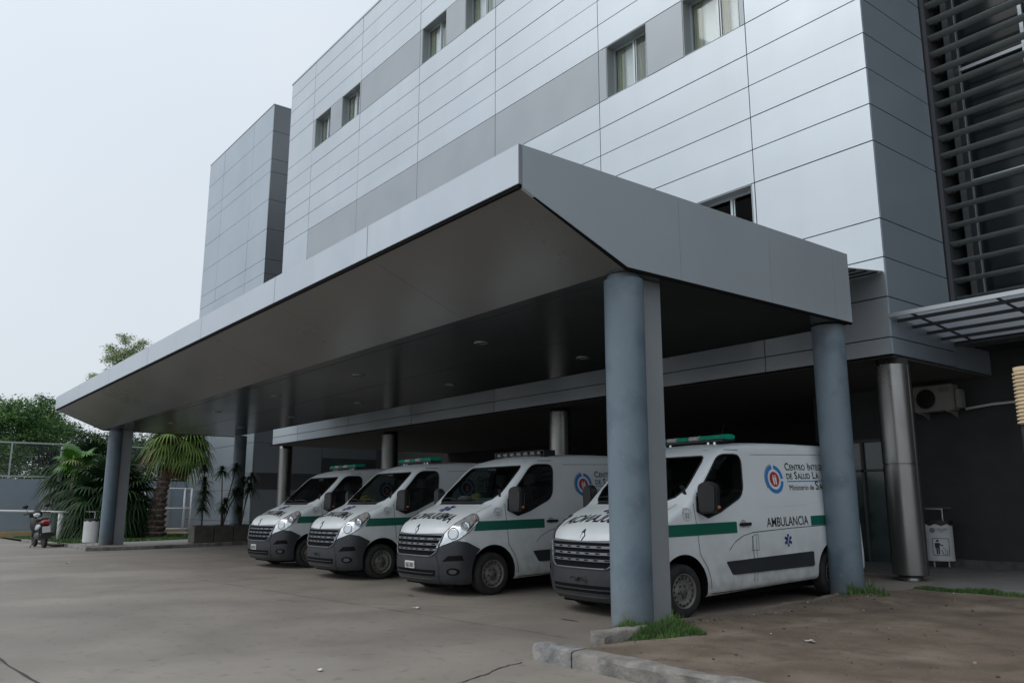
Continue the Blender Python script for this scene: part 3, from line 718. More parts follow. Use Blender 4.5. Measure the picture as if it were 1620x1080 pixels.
def text_polys(s, size, bold=0, sx=1):
    c = bpy.data.curves.new('t', 'FONT'); c.body = s; c.size = size; c.offset = bold * size; c.resolution_u = 3; c.align_x = 'CENTER'
    o = bpy.data.objects.new('t', c); COL.objects.link(o); dg = bpy.context.evaluated_depsgraph_get()
    me = o.evaluated_get(dg).to_mesh(); vs = [v.co.copy() for v in me.vertices]; fs = [list(p.vertices) for p in me.polygons]
    bpy.data.objects.remove(o); bpy.data.curves.remove(c)
    return [Vector((v.x * sx, v.y)) for v in vs], fs
def text_decal(name, s, size, at, mp, mt, parent, bold=0, sx=1, flip=1, arc=0, off=.005, rot=0, add=None, step=0):
    """flip=-1 writes the word mirrored"""
    bm2 = bmesh.new(); items = [(s, size, at, bold, sx, rot)] + (add or [])
    for s_, z_, a_, b_, x_, r_ in items:
        vs, fs = text_polys(s_, z_, b_, x_)
        c, sn = math.cos(r_), math.sin(r_)
        V = [bm2.verts.new((a_[0] + flip * (v.x * c - v.y * sn), a_[1] + v.x * sn + v.y * c - arc * v.x * v.x, 0)) for v in vs]
        for f in fs:
            try: bm2.faces.new([V[i] for i in f])
            except ValueError: pass
    if step:
        for ax in (0, 1):
            vs_ = [v.co[ax] for v in bm2.verts]; q = min(vs_) + step
            while q < max(vs_):
                bmesh.ops.bisect_plane(bm2, geom=bm2.verts[:] + bm2.edges[:] + bm2.faces[:], plane_co=(q, 0, 0) if ax == 0 else (0, q, 0), plane_no=(1, 0, 0) if ax == 0 else (0, 1, 0), dist=1e-6); q += step
        bmesh.ops.triangulate(bm2, faces=bm2.faces[:])
    return bm_obj(name, proj(bm2, mp, off), mt, parent, smooth=False)
def circ(cx, cy, r, n=28, ry=None, a0=0, a1=360):
    return [(cx + r * math.cos(R(a0 + (a1 - a0) * i / n)), cy + (ry or r) * math.sin(R(a0 + (a1 - a0) * i / n))) for i in range(n + (0 if a1 - a0 == 360 else 1))]
def ring_polys(cx, cy, r0, r1, a0=0, a1=360, n=32, sq=1):
    o = []
    for i in range(n):
        p, q = R(a0 + (a1 - a0) * i / n), R(a0 + (a1 - a0) * (i + 1) / n)
        o.append([(cx + r0 * math.cos(p), cy + sq * r0 * math.sin(p)), (cx + r1 * math.cos(p), cy + sq * r1 * math.sin(p)), (cx + r1 * math.cos(q), cy + sq * r1 * math.sin(q)), (cx + r0 * math.cos(q), cy + sq * r0 * math.sin(q))])
    return o
WS = [(-.70, 1.475), (.66, 1.475), (.77, 1.52), (.84, 1.64), (.785, 1.99), (.755, 2.055), (.71, 2.08), (-.71, 2.08), (-.755, 2.055), (-.785, 1.99), (-.84, 1.64), (-.77, 1.52)]
SW = [(1.12, 1.515), (1.13, 1.335), (1.36, 1.26), (1.62, 1.325), (1.99, 1.46), (2.14, 1.60), (2.235, 2.0), (2.20, 2.085), (2.10, 2.10), (1.80, 2.095), (1.66, 2.045), (1.56, 1.95)]
SW = [(1.17, 1.515), (1.15, 1.335), (1.36, 1.245), (1.62, 1.315)] + rnd_poly([(1.62, 1.315), (2.14, 1.53), (2.23, 2.10), (1.76, 2.10), (1.17, 1.515)], .14, 4)[5:-5]
ARCH = [(.842, .36), (4.16, .36)]
def boolean(o, cutters):
    for c in cutters:
        md = o.modifiers.new('b', 'BOOLEAN'); md.operation = 'DIFFERENCE'; md.object = c; md.solver = 'EXACT'; md.material_mode = 'TRANSFER'
    dg = bpy.context.evaluated_depsgraph_get(); dg.update()
    me = bpy.data.meshes.new_from_object(o.evaluated_get(dg)); o.modifiers.clear(); old = o.data; o.data = me; bpy.data.meshes.remove(old)
    for c in cutters: bpy.data.objects.remove(c)
def star_polys(cx, cy, s):
    o = []
    for k in range(3):
        a = R(90 + 60 * k); d = Vector((math.cos(a), math.sin(a))); e = Vector((-d.y, d.x))
        L, Wd = s, s * .23
        o.append([tuple(Vector((cx, cy)) + d * L * p + e * Wd * q) for p, q in ((-1, -1), (1, -1), (1, 1), (-1, 1))])
    return o
def make_van():
    root = empty('ambulance', (0, 0, 0))
    body = bm_obj('body', vbm.copy(), M_van, root, sharp=32)
    cut = []
    for (cy, cz) in ARCH:
        c = MB(); pr = [(cy + .435 * math.cos(R(a)), cz + .435 * math.sin(R(a))) for a in range(0, 181, 6)] + [(cy - .435, -.2), (cy + .435, -.2)]
        c.prism(pr, 'x', .62, 1.3); cut.append(c.build('c', M_black, None, local=True))
        c = MB(); c.prism(pr, 'x', -1.3, -.62); cut.append(c.build('c', M_black, None, local=True))
    c = MB(); c.prism(WS, 'y', .6, 2.5); cut.append(c.build('c', M_seat, None, local=True))
    c = MB(); c.prism(SW, 'x', -1.3, 1.3); cut.append(c.build('c', M_seat, None, local=True))
    boolean(body, cut)
    # bumper
    BR = [(0, .625), (30, .63), (34, .735), (44, .82), (54, .88), (61, .855), (72.5, .74), (69, .66), (66.6, .57), (65, .47), (64.4, .36), (65, .24), (64, .205)]
    BP = [(-a, z) for a, z in BR[1:]][::-1]
    BP = BR + BP
    bp = decal('bumper', [BP], m_cyl, M_bump, root, off=.014, step=4, stepy=.06, thick=.004, sharp=45)
    decal('lower_intake', [[(-33, .33), (33, .33), (34, .425), (-34, .425)]], m_cyl, M_black, bp, off=.018, step=4)
    decal('intake_bar', [[(-32, .365), (32, .365), (32, .382), (-32, .382)], ], m_cyl, M_bump, bp, off=.026, step=4, thick=-.02)
    for s in (1, -1):
        decal('intake_duct', [[(s * 41, .56), (s * 58, .575), (s * 57, .655), (s * 46, .645)]], m_cyl, M_black, bp, off=.019, step=3)
        fg = decal('fog_lamp', [circ(s * 50, .405, 5.4, 20, .058)], m_cyl, M_black, bp, off=.019, step=2)
        decal('fog_lens', [circ(s * 50, .405, 3.3, 16, .036)], m_cyl, mat('fog_glass', (.12, .13, .14), rough=.1, metal=.6), fg, off=.023, step=2)
    outline_tube('bumper_crease', [(-36, .28), (36, .28)], m_cyl, .006, M_bump, bp, off=.014, close=False)
    for s in (1, -1): outline_tube('bumper_crease', [(s * 36.5, .22), (s * 37.5, .45), (s * 35.5, .60), (s * 33, .72)], m_cyl, .008, M_bump, bp, off=.014, close=False)
    # grille
    GP = rnd_poly([(-41.5, .965), (-35, .70), (-29, .635), (29, .635), (35, .70), (41.5, .965)], .03)
    gr_ = decal('grille', [GP], m_cyl, M_black, root, off=.010, step=4, stepy=.05)
    for k, (z0, h) in enumerate(((.888, 39.3), (.805, 37.4), (.722, 35))):
        sl2 = decal('grille_slat', [[(-h, z0), (h, z0), (h + 1, z0 + .032), (-h - 1, z0 + .032)]], m_cyl, M_slat, gr_, off=.030, step=3, stepy=.03, thick=-.012)
        decal('slat_slots', [[(a - 2.1, z0 + .009), (a + 2.1, z0 + .009), (a + 2.1, z0 + .026), (a - 2.1, z0 + .026)] for a in [-h + 5 + (2 * h - 10) * i / 6 for i in range(7)]], m_cyl, M_black, sl2, off=.0325, step=3)
    outline_tube('grille_frame', GP, m_cyl, .013, M_slat, gr_, off=.018)
    # emblem: lozenge ring with open centre
    em = []
    P0 = [(0, 1.12), (.052, 1.045), (0, .97), (-.052, 1.045)]; 
    def sc(P, k, kx=None): return [((p[0]) * (kx or k), 1.045 + (p[1] - 1.045) * k) for p in P]
    def quadring(A, B): return [[A[i], A[(i + 1) % 4], B[(i + 1) % 4], B[i]] for i in range(4)]
    e0 = decal('emblem', [sc(P0, 1.18)], m_front, M_ink, root, off=.006, step=.03, thick=.002)
    decal('emblem_metal', quadring(sc(P0, 1.0), sc(P0, .55)) + [], m_front, M_chrome, e0, off=.012, step=.03)
    decal('emblem_metal', [sc(P0, .42)], m_front, M_van, e0, off=.009, step=.03)
    # headlights
    for s in (1, -1):
        LP = [(33.5, .755), (40, .80), (47, .845), (55, .905), (63, 1.02), (70.5, 1.15), (72, 1.21), (71, 1.275), (68, 1.285), (60, 1.225), (51, 1.135), (44, 1.035), (38.5, .91)]
        P = [(s * a, z) for a, z in LP]
        hl = decal('headlight', [P], m_cyl, M_reflector, root, off=.012, step=2.5, stepy=.04, thick=.002)
        outline_tube('lamp_gasket', P, m_cyl, .006, M_black, hl, off=.010)
        for (a, z, r) in ((50, .985, .085), (60, 1.10, .065)):
            decal('lamp_ring', ring_polys(s * a, z, r * 48, r * 56, sq=1 / 52), m_cyl, M_dkgrey, hl, off=.015, step=40)
            decal('lamp_bulb_glass', [circ(s * a, z, r * 42, 20, r * .8)], m_cyl, M_lens, hl, off=.018, step=2)
        decal('indicator', [circ(s * 67, 1.205, 1.9, 14, .03)], m_cyl, mat('faded_amber', (.40, .27, .24), rough=.2), hl, off=.017, step=3)
        decal('lamp_strip', [[(s * 38, .815), (s * 48, .875), (s * 48, .895), (s * 38.5, .84)]], m_cyl, M_chrome, hl, off=.016, step=3)
        decal('lamp_mask', [[(s * 60.5, 1.0), (s * 66, 1.09), (s * 70.4, 1.18), (s * 70.6, 1.22), (s * 64, 1.10)]], m_cyl, M_dkgrey, hl, off=.014, step=3)
    # glass
    decal('windscreen', [WS], m_front, M_pane, root, off=.003, step=.1)
    outline_tube('windscreen_seal', WS, m_front, .013, M_ink, root, off=.002)
    decal('cowl', [[(-.66, 1.435), (.66, 1.435), (.66, 1.476), (-.66, 1.476)]], m_front, M_ink, root, off=.005, step=.08)
    decal('side_window', [SW], m_side, M_pane, root, off=.003, step=.15)
    decal('side_window', [SW], m_side_far, M_pane, root, off=.003, step=.15)
    outline_tube('window_seal', SW, m_side, .011, M_ink, root, off=.002)
    # wipers
    wp = MB()
    for x0, x1 in ((.55, -.12), (-.15, -.72)):
        pts = []
        for k in range(9):
            t = k / 8; o, d = m_front(x0 + (x1 - x0) * t, 1.50 + .03 * math.sin(t * 2.6)); h, nr, _, _ = VT.ray_cast(o, d); pts.append(h + (nr if nr.y < 0 else -nr) * .022)
        wp.tube(pts, .009, 5)
    wp.build('wipers', M_ink, root, local=True)
    # shut lines
    def line(name, pts, wd=.0045, mp=m_side, mt=M_ink):
        polys = []
        for a, b in zip(pts, pts[1:]):
            a, b = Vector(a), Vector(b); d = (b - a).normalized(); e = Vector((-d.y, d.x)) * wd; polys.append([tuple(a - e), tuple(b - e), tuple(b + e), tuple(a + e)])
        return decal(name, polys, mp, mt, root, off=.003 if mp is m_side else .006, step=.12 if mp is m_side else .05)
    arc = [(.842 + .50 * math.cos(R(a)), .36 + .50 * math.sin(R(a))) for a in range(52, 0, -8)]
    line('door_gap', [(1.71, 2.165), (1.62, 2.13), (1.56, 2.05), (1.16, 1.64), (1.09, 1.56), (1.10, 1.3), (1.13, 1.0), (1.15, .79)] + arc[1:] + [(1.345, .36), (1.36, .26)])
    line('door_gap', [(1.71, 2.165), (2.20, 2.165)]); line('door_gap', [(1.36, .262), (2.22, .262), (2.245, .5), (2.25, .97)])
    line('door_gap', [(2.285, .27), (2.32, .6), (2.32, .98)], .003)
    line('rail_gap', [(1.74, .80), (1.86, .90), (2.05, .98), (2.28, 1.015), (3.2, 1.04), (4.75, 1.055)])
    line('rail_gap', [(2.45, 2.10), (4.7, 2.115)], .003); line('rail_gap', [(4.0, .5), (3.98, 1.04)], .002)
    line('pressing', [(2.5, 1.355), (3.6, 1.37), (3.66, 1.40), (4.7, 1.41)], .006, mt=M_van)
    line('fuel_flap', [(2.24, .97), (2.22, .77), (2.37, .77), (2.37, .98), (2.30, .985), (2.24, .95)], .003)
    decal('side_moulding', [rnd_poly([(1.66, .655), (1.78, .475), (3.62, .475), (3.62, .685)], .03)], m_side, M_bump, root, off=.016, step=.15, thick=.004)
    decal('sill', [[(1.28, .245), (1.28, .205), (3.6, .225), (3.6, .265)]], m_side, M_van, root, off=.006, step=.2)
    line('hood_gap', [(-.86, 1.16), (-.70, .99), (0, .975), (.70, .99)], .0035, m_front)
    line('hood_gap', [(.70, .99), (.79, 1.13), (.86, 1.30), (.875, 1.43)], .0035, m_front)
    # stripe, handle
    GS = [(.47, 1.025), (1.925, 1.025), (1.925, 1.175), (.545, 1.175), (.53, 1.14)]
    decal('green_stripe', [GS], m_side, M_green, root, off=.006, step=.03); decal('green_stripe', [[(3.63, 1.055), (5.0, 1.06), (5.0, 1.20), (3.63, 1.195)]], m_side, M_green, root, off=.0045, step=.1)
    hd = decal('door_handle', [rnd_poly([(1.97, 1.11), (2.215, 1.11), (2.215, 1.155), (1.97, 1.155)], .02)], m_side, M_ink, root, off=.03, step=.06, thick=-.015)
    decal('handle_recess', [circ(2.07, 1.145, .062, 20, .052)], m_side, mat('recess_grey', (.35, .37, .38), rough=.5), hd, off=.003, step=.05)
    # mirror
    for s in (1, -1):
        m = MB(); P = rnd_poly([(-.13, -.20), (.13, -.19), (.15, .17), (.02, .23), (-.14, .18)], .07, 4)
        M0 = Matrix.Translation((s * 1.19, 1.20, 1.505)) @ Matrix.Rotation(R(s * 12), 4, 'Z')
        m.prism([(p[0], p[1]) for p in P], 'y', -.055, .07)
        for v in m.bm.verts: v.co = M0 @ v.co
        mo = m.build('door_mirror', M_ink, root, bevel=.022, local=True)
        m = MB(); m.prism([(p[0] * .86, p[1] * .88) for p in P], 'y', .071, .076)
        for v in m.bm.verts: v.co = M0 @ v.co
        m.build('mirror_glass', M_chrome, mo, local=True)
        m = MB(); m.tube([(s * .98, 1.2, 1.36), (s * 1.08, 1.2, 1.37), (s * 1.15, 1.2, 1.40)], .045, 8); m.tube([(s * .93, 1.22, 1.56), (s * 1.1, 1.2, 1.55)], .03, 8); m.build('mirror_arm', M_ink, mo, local=True)
        m = MB(); m.lathe([(.0, -.012), (.028, -.01), (.03, .0), (.028, .01), (0, .012)], 12, (0, 0, 0))
        for v in m.bm.verts: v.co = Matrix.Translation((s * 1.315, 1.245, 1.385)) @ Matrix.Scale(1.9, 4, (0, 0, 1)) @ v.co
        m.build('mirror_indicator', M_amber, mo, local=True)
    # wheels
    for (cy, cz), s in [(c, s) for c in ARCH for s in (1, -1)]:
        cz = .335; Mx = Matrix.Translation((s * .90, cy, cz)) @ Matrix.Rotation(R(90 * s), 4, 'Y')
        t = MB(); t.lathe([(.215, -.10), (.25, -.112), (.31, -.108), (.332, -.08), (.337, -.03), (.337, .03), (.332, .08), (.31, .108), (.25, .112), (.215, .10), (.205, .06), (.20, -.06), (.215, -.10)], 48, M=Mx, cap=False)
        wh = t.build('wheel', M_rubber, root, local=True)
        t = MB(); t.lathe([(.001, -.02), (.20, -.02)], 24, M=Mx, cap=False); t.lathe([(.214, .10), (.222, .108), (.216, .112), (.206, .10), (.196, .085), (.19, .06)], 48, M=Mx, cap=False)
        t.lathe([(.196, .062), (.188, .080), (.165, .088), (.150, .075), (.14, .05), (.11, .045), (.09, .065), (.06, .072), (.045, .072), (.045, .10), (.038, .105), (.001, .106)], 48, M=Mx, cap=False)
        for k in range(16):
            t.mi = 1; a = 2 * math.pi * k / 16; Mk = Mx @ Matrix.Rotation(a, 4, 'Z') @ Matrix.Translation((.172, 0, .0862))
            t.lathe([(.001, .0), (.014, .0), (.014, .006), (.001, .006)], 10, M=Mk)
        for k in range(5):
            a = 2 * math.pi * k / 5; t.lathe([(.012, 0), (.012, .02), (.001, .024)], 8, M=Mx @ Matrix.Rotation(a, 4, 'Z') @ Matrix.Translation((.075, 0, .062)))
        t.build('rim', [M_rim, M_ink], wh, local=True)
    # under-body
    u = MB(); u.box(-.72, .72, .25, 4.9, .14, .30); u.box(-.6, .6, .7, .95, .2, .45); u.build('underbody', M_black, root, local=True)
    # cab inside
    for x in (.42, -.42):
        t = MB(); t.box(x - .24, x + .24, 2.02, 2.16, 1.2, 1.72); t.build('seat', M_seat, root, bevel=.05, local=True)
        t = MB(); t.box(x - .13, x + .13, 2.06, 2.14, 1.76, 1.95); t.box(x - .05, x + .05, 2.08, 2.11, 1.7, 1.77); t.build('headrest', mat('headrest_cloth', (.10, .10, .10), rough=.9), root, bevel=.03, local=True)
    t = MB(); t.tube([(.42 + .19 * math.cos(a), 1.50 + .08 * math.sin(a), 1.56 + .16 * math.sin(a)) for a in [2 * math.pi * i / 20 for i in range(21)]], .014, 6); t.build('steering_wheel', M_ink, root, local=True)
    t = MB(); t.box(-.12, .12, 1.58, 1.61, 1.98, 2.05); t.build('inner_mirror', M_ink, root, local=True)
    # roof beacon bar
    return root
def add_words(root, num, plate, bar, bits):
    # logo and lettering on the side
    lg = decal('round_logo', ring_polys(2.905, 1.745, .150, .205, 97, 350, sq=1.0) + ring_polys(2.905, 1.745, .150, .205, 2, 83), m_side, M_lblue, root, off=.005, step=.2)
    decal('logo_arc', ring_polys(2.905, 1.745, .213, .222, 100, 215) , m_side, M_blue, lg, off=.005, step=.2)
    decal('logo_disc', [circ(2.905, 1.745, .108)], m_side, M_red, lg, off=.0045, step=.1)
    fig = []
    for dx in (-.024, .024):
        fig += [circ(2.905 + dx, 1.795, .013, 10), [(2.905 + dx - .022, 1.775), (2.905 + dx + .022, 1.775), (2.905 + dx + .018, 1.72), (2.905 + dx + .014, 1.665), (2.905 + dx - .014, 1.665), (2.905 + dx - .018, 1.72)]]
    decal('logo_figures', fig, m_side, M_wink, lg, off=.007, step=.2)
    def caps(big, small, z, x0, h):   # small capitals: first letters larger
        return
    def wline(items, x, z, out, bold):
        for s, size in items:
            vs, _ = text_polys(s, size, bold, 1.0); wd = (max(v.x for v in vs) - min(v.x for v in vs)) if vs else 0
            out.append((s, size, (x + wd / 2, z), bold, 1.0, 0)); x += wd + size * .09
        return x
    it = []
    x = wline([('C', .155), ('ENTRO', .118)], 3.20, 1.875, it, .012); x = wline([('I', .155), ('NTEGRAL', .118)], x + .06, 1.875, it, .012)
    x = wline([('DE', .118)], 3.20, 1.745, it, .012); x = wline([('S', .155), ('ALUD', .118)], x + .05, 1.745, it, .012); x = wline([('L', .155), ('A', .118)], x + .05, 1.745, it, .012)
    first = it[0]; text_decal('lettering', first[0], first[1], first[2], m_side, M_ink, root, bold=first[3], add=it[1:])
    decal('underline', [[(3.20, 1.705), (4.25, 1.705), (4.25, 1.717), (3.20, 1.717)]], m_side, M_lblue, root, off=.005, step=.2)
    it = []; x = wline([('Ministerio', .115)], 3.23, 1.58, it, 0.0); x = wline([('de', .115)], x + .03, 1.58, it, .004); x = wline([('S', .19), ('ALUD', .13)], x + .03, 1.58, it, .01)
    first = it[0]; text_decal('lettering', first[0], first[1], first[2], m_side, M_ink, root, bold=first[3], add=it[1:])
    text_decal('lettering', 'AMBULANCIA', .185, (3.07, 1.075), m_side, M_ink, root, bold=.006, sx=.84)
    st = decal('star_of_life', star_polys(3.04, .87, .088), m_side, M_blue, root, off=.005, step=.2)
    decal('star_staff', [[(3.036, .81), (3.044, .81), (3.044, .93), (3.036, .93)]] + ring_polys(3.04, .885, .018, .026, -60, 120, 8) + ring_polys(3.04, .855, .016, .024, 120, 300, 8), m_side, M_wink, st, off=.0072, step=.2)
    # bonnet: mirrored word and star
    text_decal('mirrored_lettering', 'AMBULANCIA', .31, (0, .225), m_top, M_ink, root, bold=.012, sx=.66, flip=-1, arc=.06, step=.025)
    s2 = decal('star_of_life', [[(p[0] * 1.2, p[1]) for p in q] for q in star_polys(0, .62, .14)], m_top, M_blue, root, off=.005, step=.03)
    decal('star_staff', [[(-.008, .53), (.008, .53), (.008, .71), (-.008, .71)]] + ring_polys(0, .64, .025, .036, -60, 120, 8), m_top, M_wink, s2, off=.0072, step=.2)
    # round number badge
    bd = decal('number_badge', [circ(.95, 1.30, .084)], m_side, mat('badge_white', (.62, .63, .6), rough=.5), root, off=.004, step=.3)
    ad = [(ch, .042, (.95 + .060 * math.cos(R(a)), 1.30 + .060 * math.sin(R(a)) - .012), 0, 1, R(a - 90)) for ch, a in zip('MOVIL', (155, 122, 90, 58, 25))]
    text_decal('badge_number', num, .10, (.95, 1.255), m_side, mat('badge_ink', (.10, .10, .11), rough=.6), bd, add=ad, off=.007, sx=.8)
    decal('badge_rim', ring_polys(.95, 1.30, .080, .084), m_side, mat('badge_rim', (.30, .31, .31), rough=.6), bd, off=.006, step=.3)
    if plate:
        pl_ = decal('licence_plate', [rnd_poly([(-.20, .435), (.10, .435), (.10, .545), (-.20, .545)], .012, 2)], m_front, M_plate, root, off=.03, step=.1, thick=-.02)
        b0 = decal('plate_ground', [[(-.18, .452), (.08, .452), (.08, .52), (-.18, .52)]], m_front, mat('plate_grey', (.33, .33, .33), rough=.5), pl_, off=.0325, step=.1)
        text_decal('plate_number', plate, .088, (-.05, .457), m_front, M_ink, b0, off=.0345, sx=.75)
    else:
        pl_ = decal('plate_holder', [[(-.24, .43), (.14, .43), (.14, .55), (-.24, .55)]], m_front, mat('holder_black', (.03, .034, .04), rough=.5), root, off=.018, step=.1)
        wr = MB()
        for q in range(3):
            pts = []
            for k in range(7):
                a = -.15 + q * .07 + .03 * k; o, d = m_front(a, .495 + .03 * math.sin(k * 1.4 + q * 2)); h, nr, _, _ = VT.ray_cast(o, d); pts.append(h + Vector((0, -.026, 0)))
            wr.tube(pts, .005, 5)
        wr.build('loose_wire', M_ink, pl_, local=True)
    # beacon bar
    def roofz(x, y): h, _, _, _ = VT.ray_cast(Vector((x, y, 4)), Vector((0, 0, -1))); return h.z
    by = 2.30
    if bar == 'green':
        BZ = roofz(.6, by) - 2.355 + .035
        t = MB(); t.box(-.70, .70, by - .14, by + .14, BZ + 2.355, BZ + 2.385); lb = t.build('beacon_bar', M_ink, root, local=True, bevel=.008)
        seg = [(-.70, -.42, 0), (-.42, -.22, 1), (-.22, .02, 0), (.02, .24, 1), (.24, .70, 0)]
        for a, b, k in seg:
            t = MB(); n = 14; ring = [(by + .14 * math.cos(2 * math.pi * i / n) * 1.0, BZ + 2.42 + .042 * (1 if math.sin(2 * math.pi * i / n) > 0 else -1) * abs(math.sin(2 * math.pi * i / n)) ** .6) for i in range(n)]
            t.prism(ring, 'x', a + .003, b - .003); t.build('beacon_lens', M_clens if k else M_glens, lb, local=True, bevel=.006)
        for x in (.50, .38, -.5, -.38):
            t = MB(); t.box(x - .02, x + .02, by - .1, by - .05, roofz(x, by) - .02, BZ + 2.36); t.build('beacon_foot', M_chrome, lb, local=True)
        t = MB(); t.tube([(.15, 2.75, roofz(.15, 2.75)), (.15, 2.86, 2.62)], .004, 5); t.build('aerial', M_ink, root, local=True)
    else:
        BZ = roofz(.6, by) - 2.345 + .012
        t = MB(); t.box(-.72, .72, by - .13, by + .13, BZ + 2.345, BZ + 2.36); lb = t.build('beacon_bar', M_ink, root, local=True)
        for i in range(7):
            x = -.63 + i * .205; t = MB(); t.box(x - .07, x + .07, by - .11, by + .11, BZ + 2.362, BZ + 2.415); t.build('beacon_lens', mat('dusty_beacon', (.16, .16, .155), (.28, .28, .27), rough=.3, scale=20), lb, local=True, bevel=.015)
        t = MB(); t.box(-.72, .76, by - .14, by + .14, BZ + 2.417, BZ + 2.43)
        for x in (.66, .76, -.7): t.box(x - .012, x + .012, by - .13, by + .13, roofz(.7, by) - .02, BZ + 2.42)
        t.build('beacon_guard', M_ink, lb, local=True)
    # things lying on the dash
    for kind, x, y, a in bits:
        if kind == 'paper': t = MB(); t.box(-.14, .14, -.09, .09, 0, .012, Matrix.Translation((x, y, 1.50)) @ Matrix.Rotation(a, 4, 'Z') @ Matrix.Rotation(.35, 4, 'X')); t.build('sheet_of_paper', M_bluecloth, root, local=True)
        else:
            bm2 = bmesh.new(); bmesh.ops.create_icosphere(bm2, subdivisions=3, radius=1)
            for v in bm2.verts:
                nn = 1 + .45 * mnoise.noise(v.co * 2.2 + Vector((x * 9, 0, 0))); v.co = Vector((x + v.co.x * .17 * nn, y + v.co.y * .10 * nn, 1.535 + v.co.z * (.09 if kind == 'cloth' else .05) * nn))
            bm_obj('crumpled_cloth', bm2, M_yellowcloth if kind == 'cloth' else M_paper, root)
master = make_van()
def place(root, x0, y0, th, pitch):
    """x0, y0: where the near side plane meets the nose line"""
    root.location = (x0 - HW * math.cos(th), y0 - HW * math.sin(th), gz(x0 - 1, y0 + .8) - .842 * pitch)
    root.rotation_euler = Matrix.Rotation(th, 3, 'Z').to_euler(); root.rotation_euler = (Matrix.Rotation(th, 3, 'Z') @ Matrix.Rotation(pitch, 3, 'X')).to_euler()
SPEC = [('03', None, 'green', [('cloth', -.35, 1.28, 0), ('paper', .1, 1.2, .3)], (-7.355, 7.70, -.036, .026), 'white ambulance numbered 03, nearest the dirt, half hidden behind the nearest blue pillar'),
        ('02', 'GJC 383', 'dark', [('cloth', -.1, 1.32, 0), ('paper', .25, 1.2, .5), ('tissue', -.35, 1.22, 0)], (-11.10, 7.42, -.01, .022), 'white ambulance numbered 02 with a dark dusty beacon bar and papers on its dash'),
        ('05', None, 'green', [('cloth', -.5, 1.25, 0)], (-14.78, 7.42, -.01, .022), 'white ambulance numbered 05 with green beacons and no number plate'),
        ('01', 'GJC 382', 'green', [], (-18.45, 7.60, .03, .022), 'white ambulance numbered 01, farthest of the four parked ones, with a plate')]
vans = []
for i in range(4): vans.append(master if i == 0 else copy_tree(master))
for v, (num, plate, bar, bits, pose, lab) in zip(vans, SPEC):
    add_words(v, num, plate, bar, bits)
    tag(v, lab, 'ambulance', 'ambulances parked side by side under the canopy'); place(v, *pose)

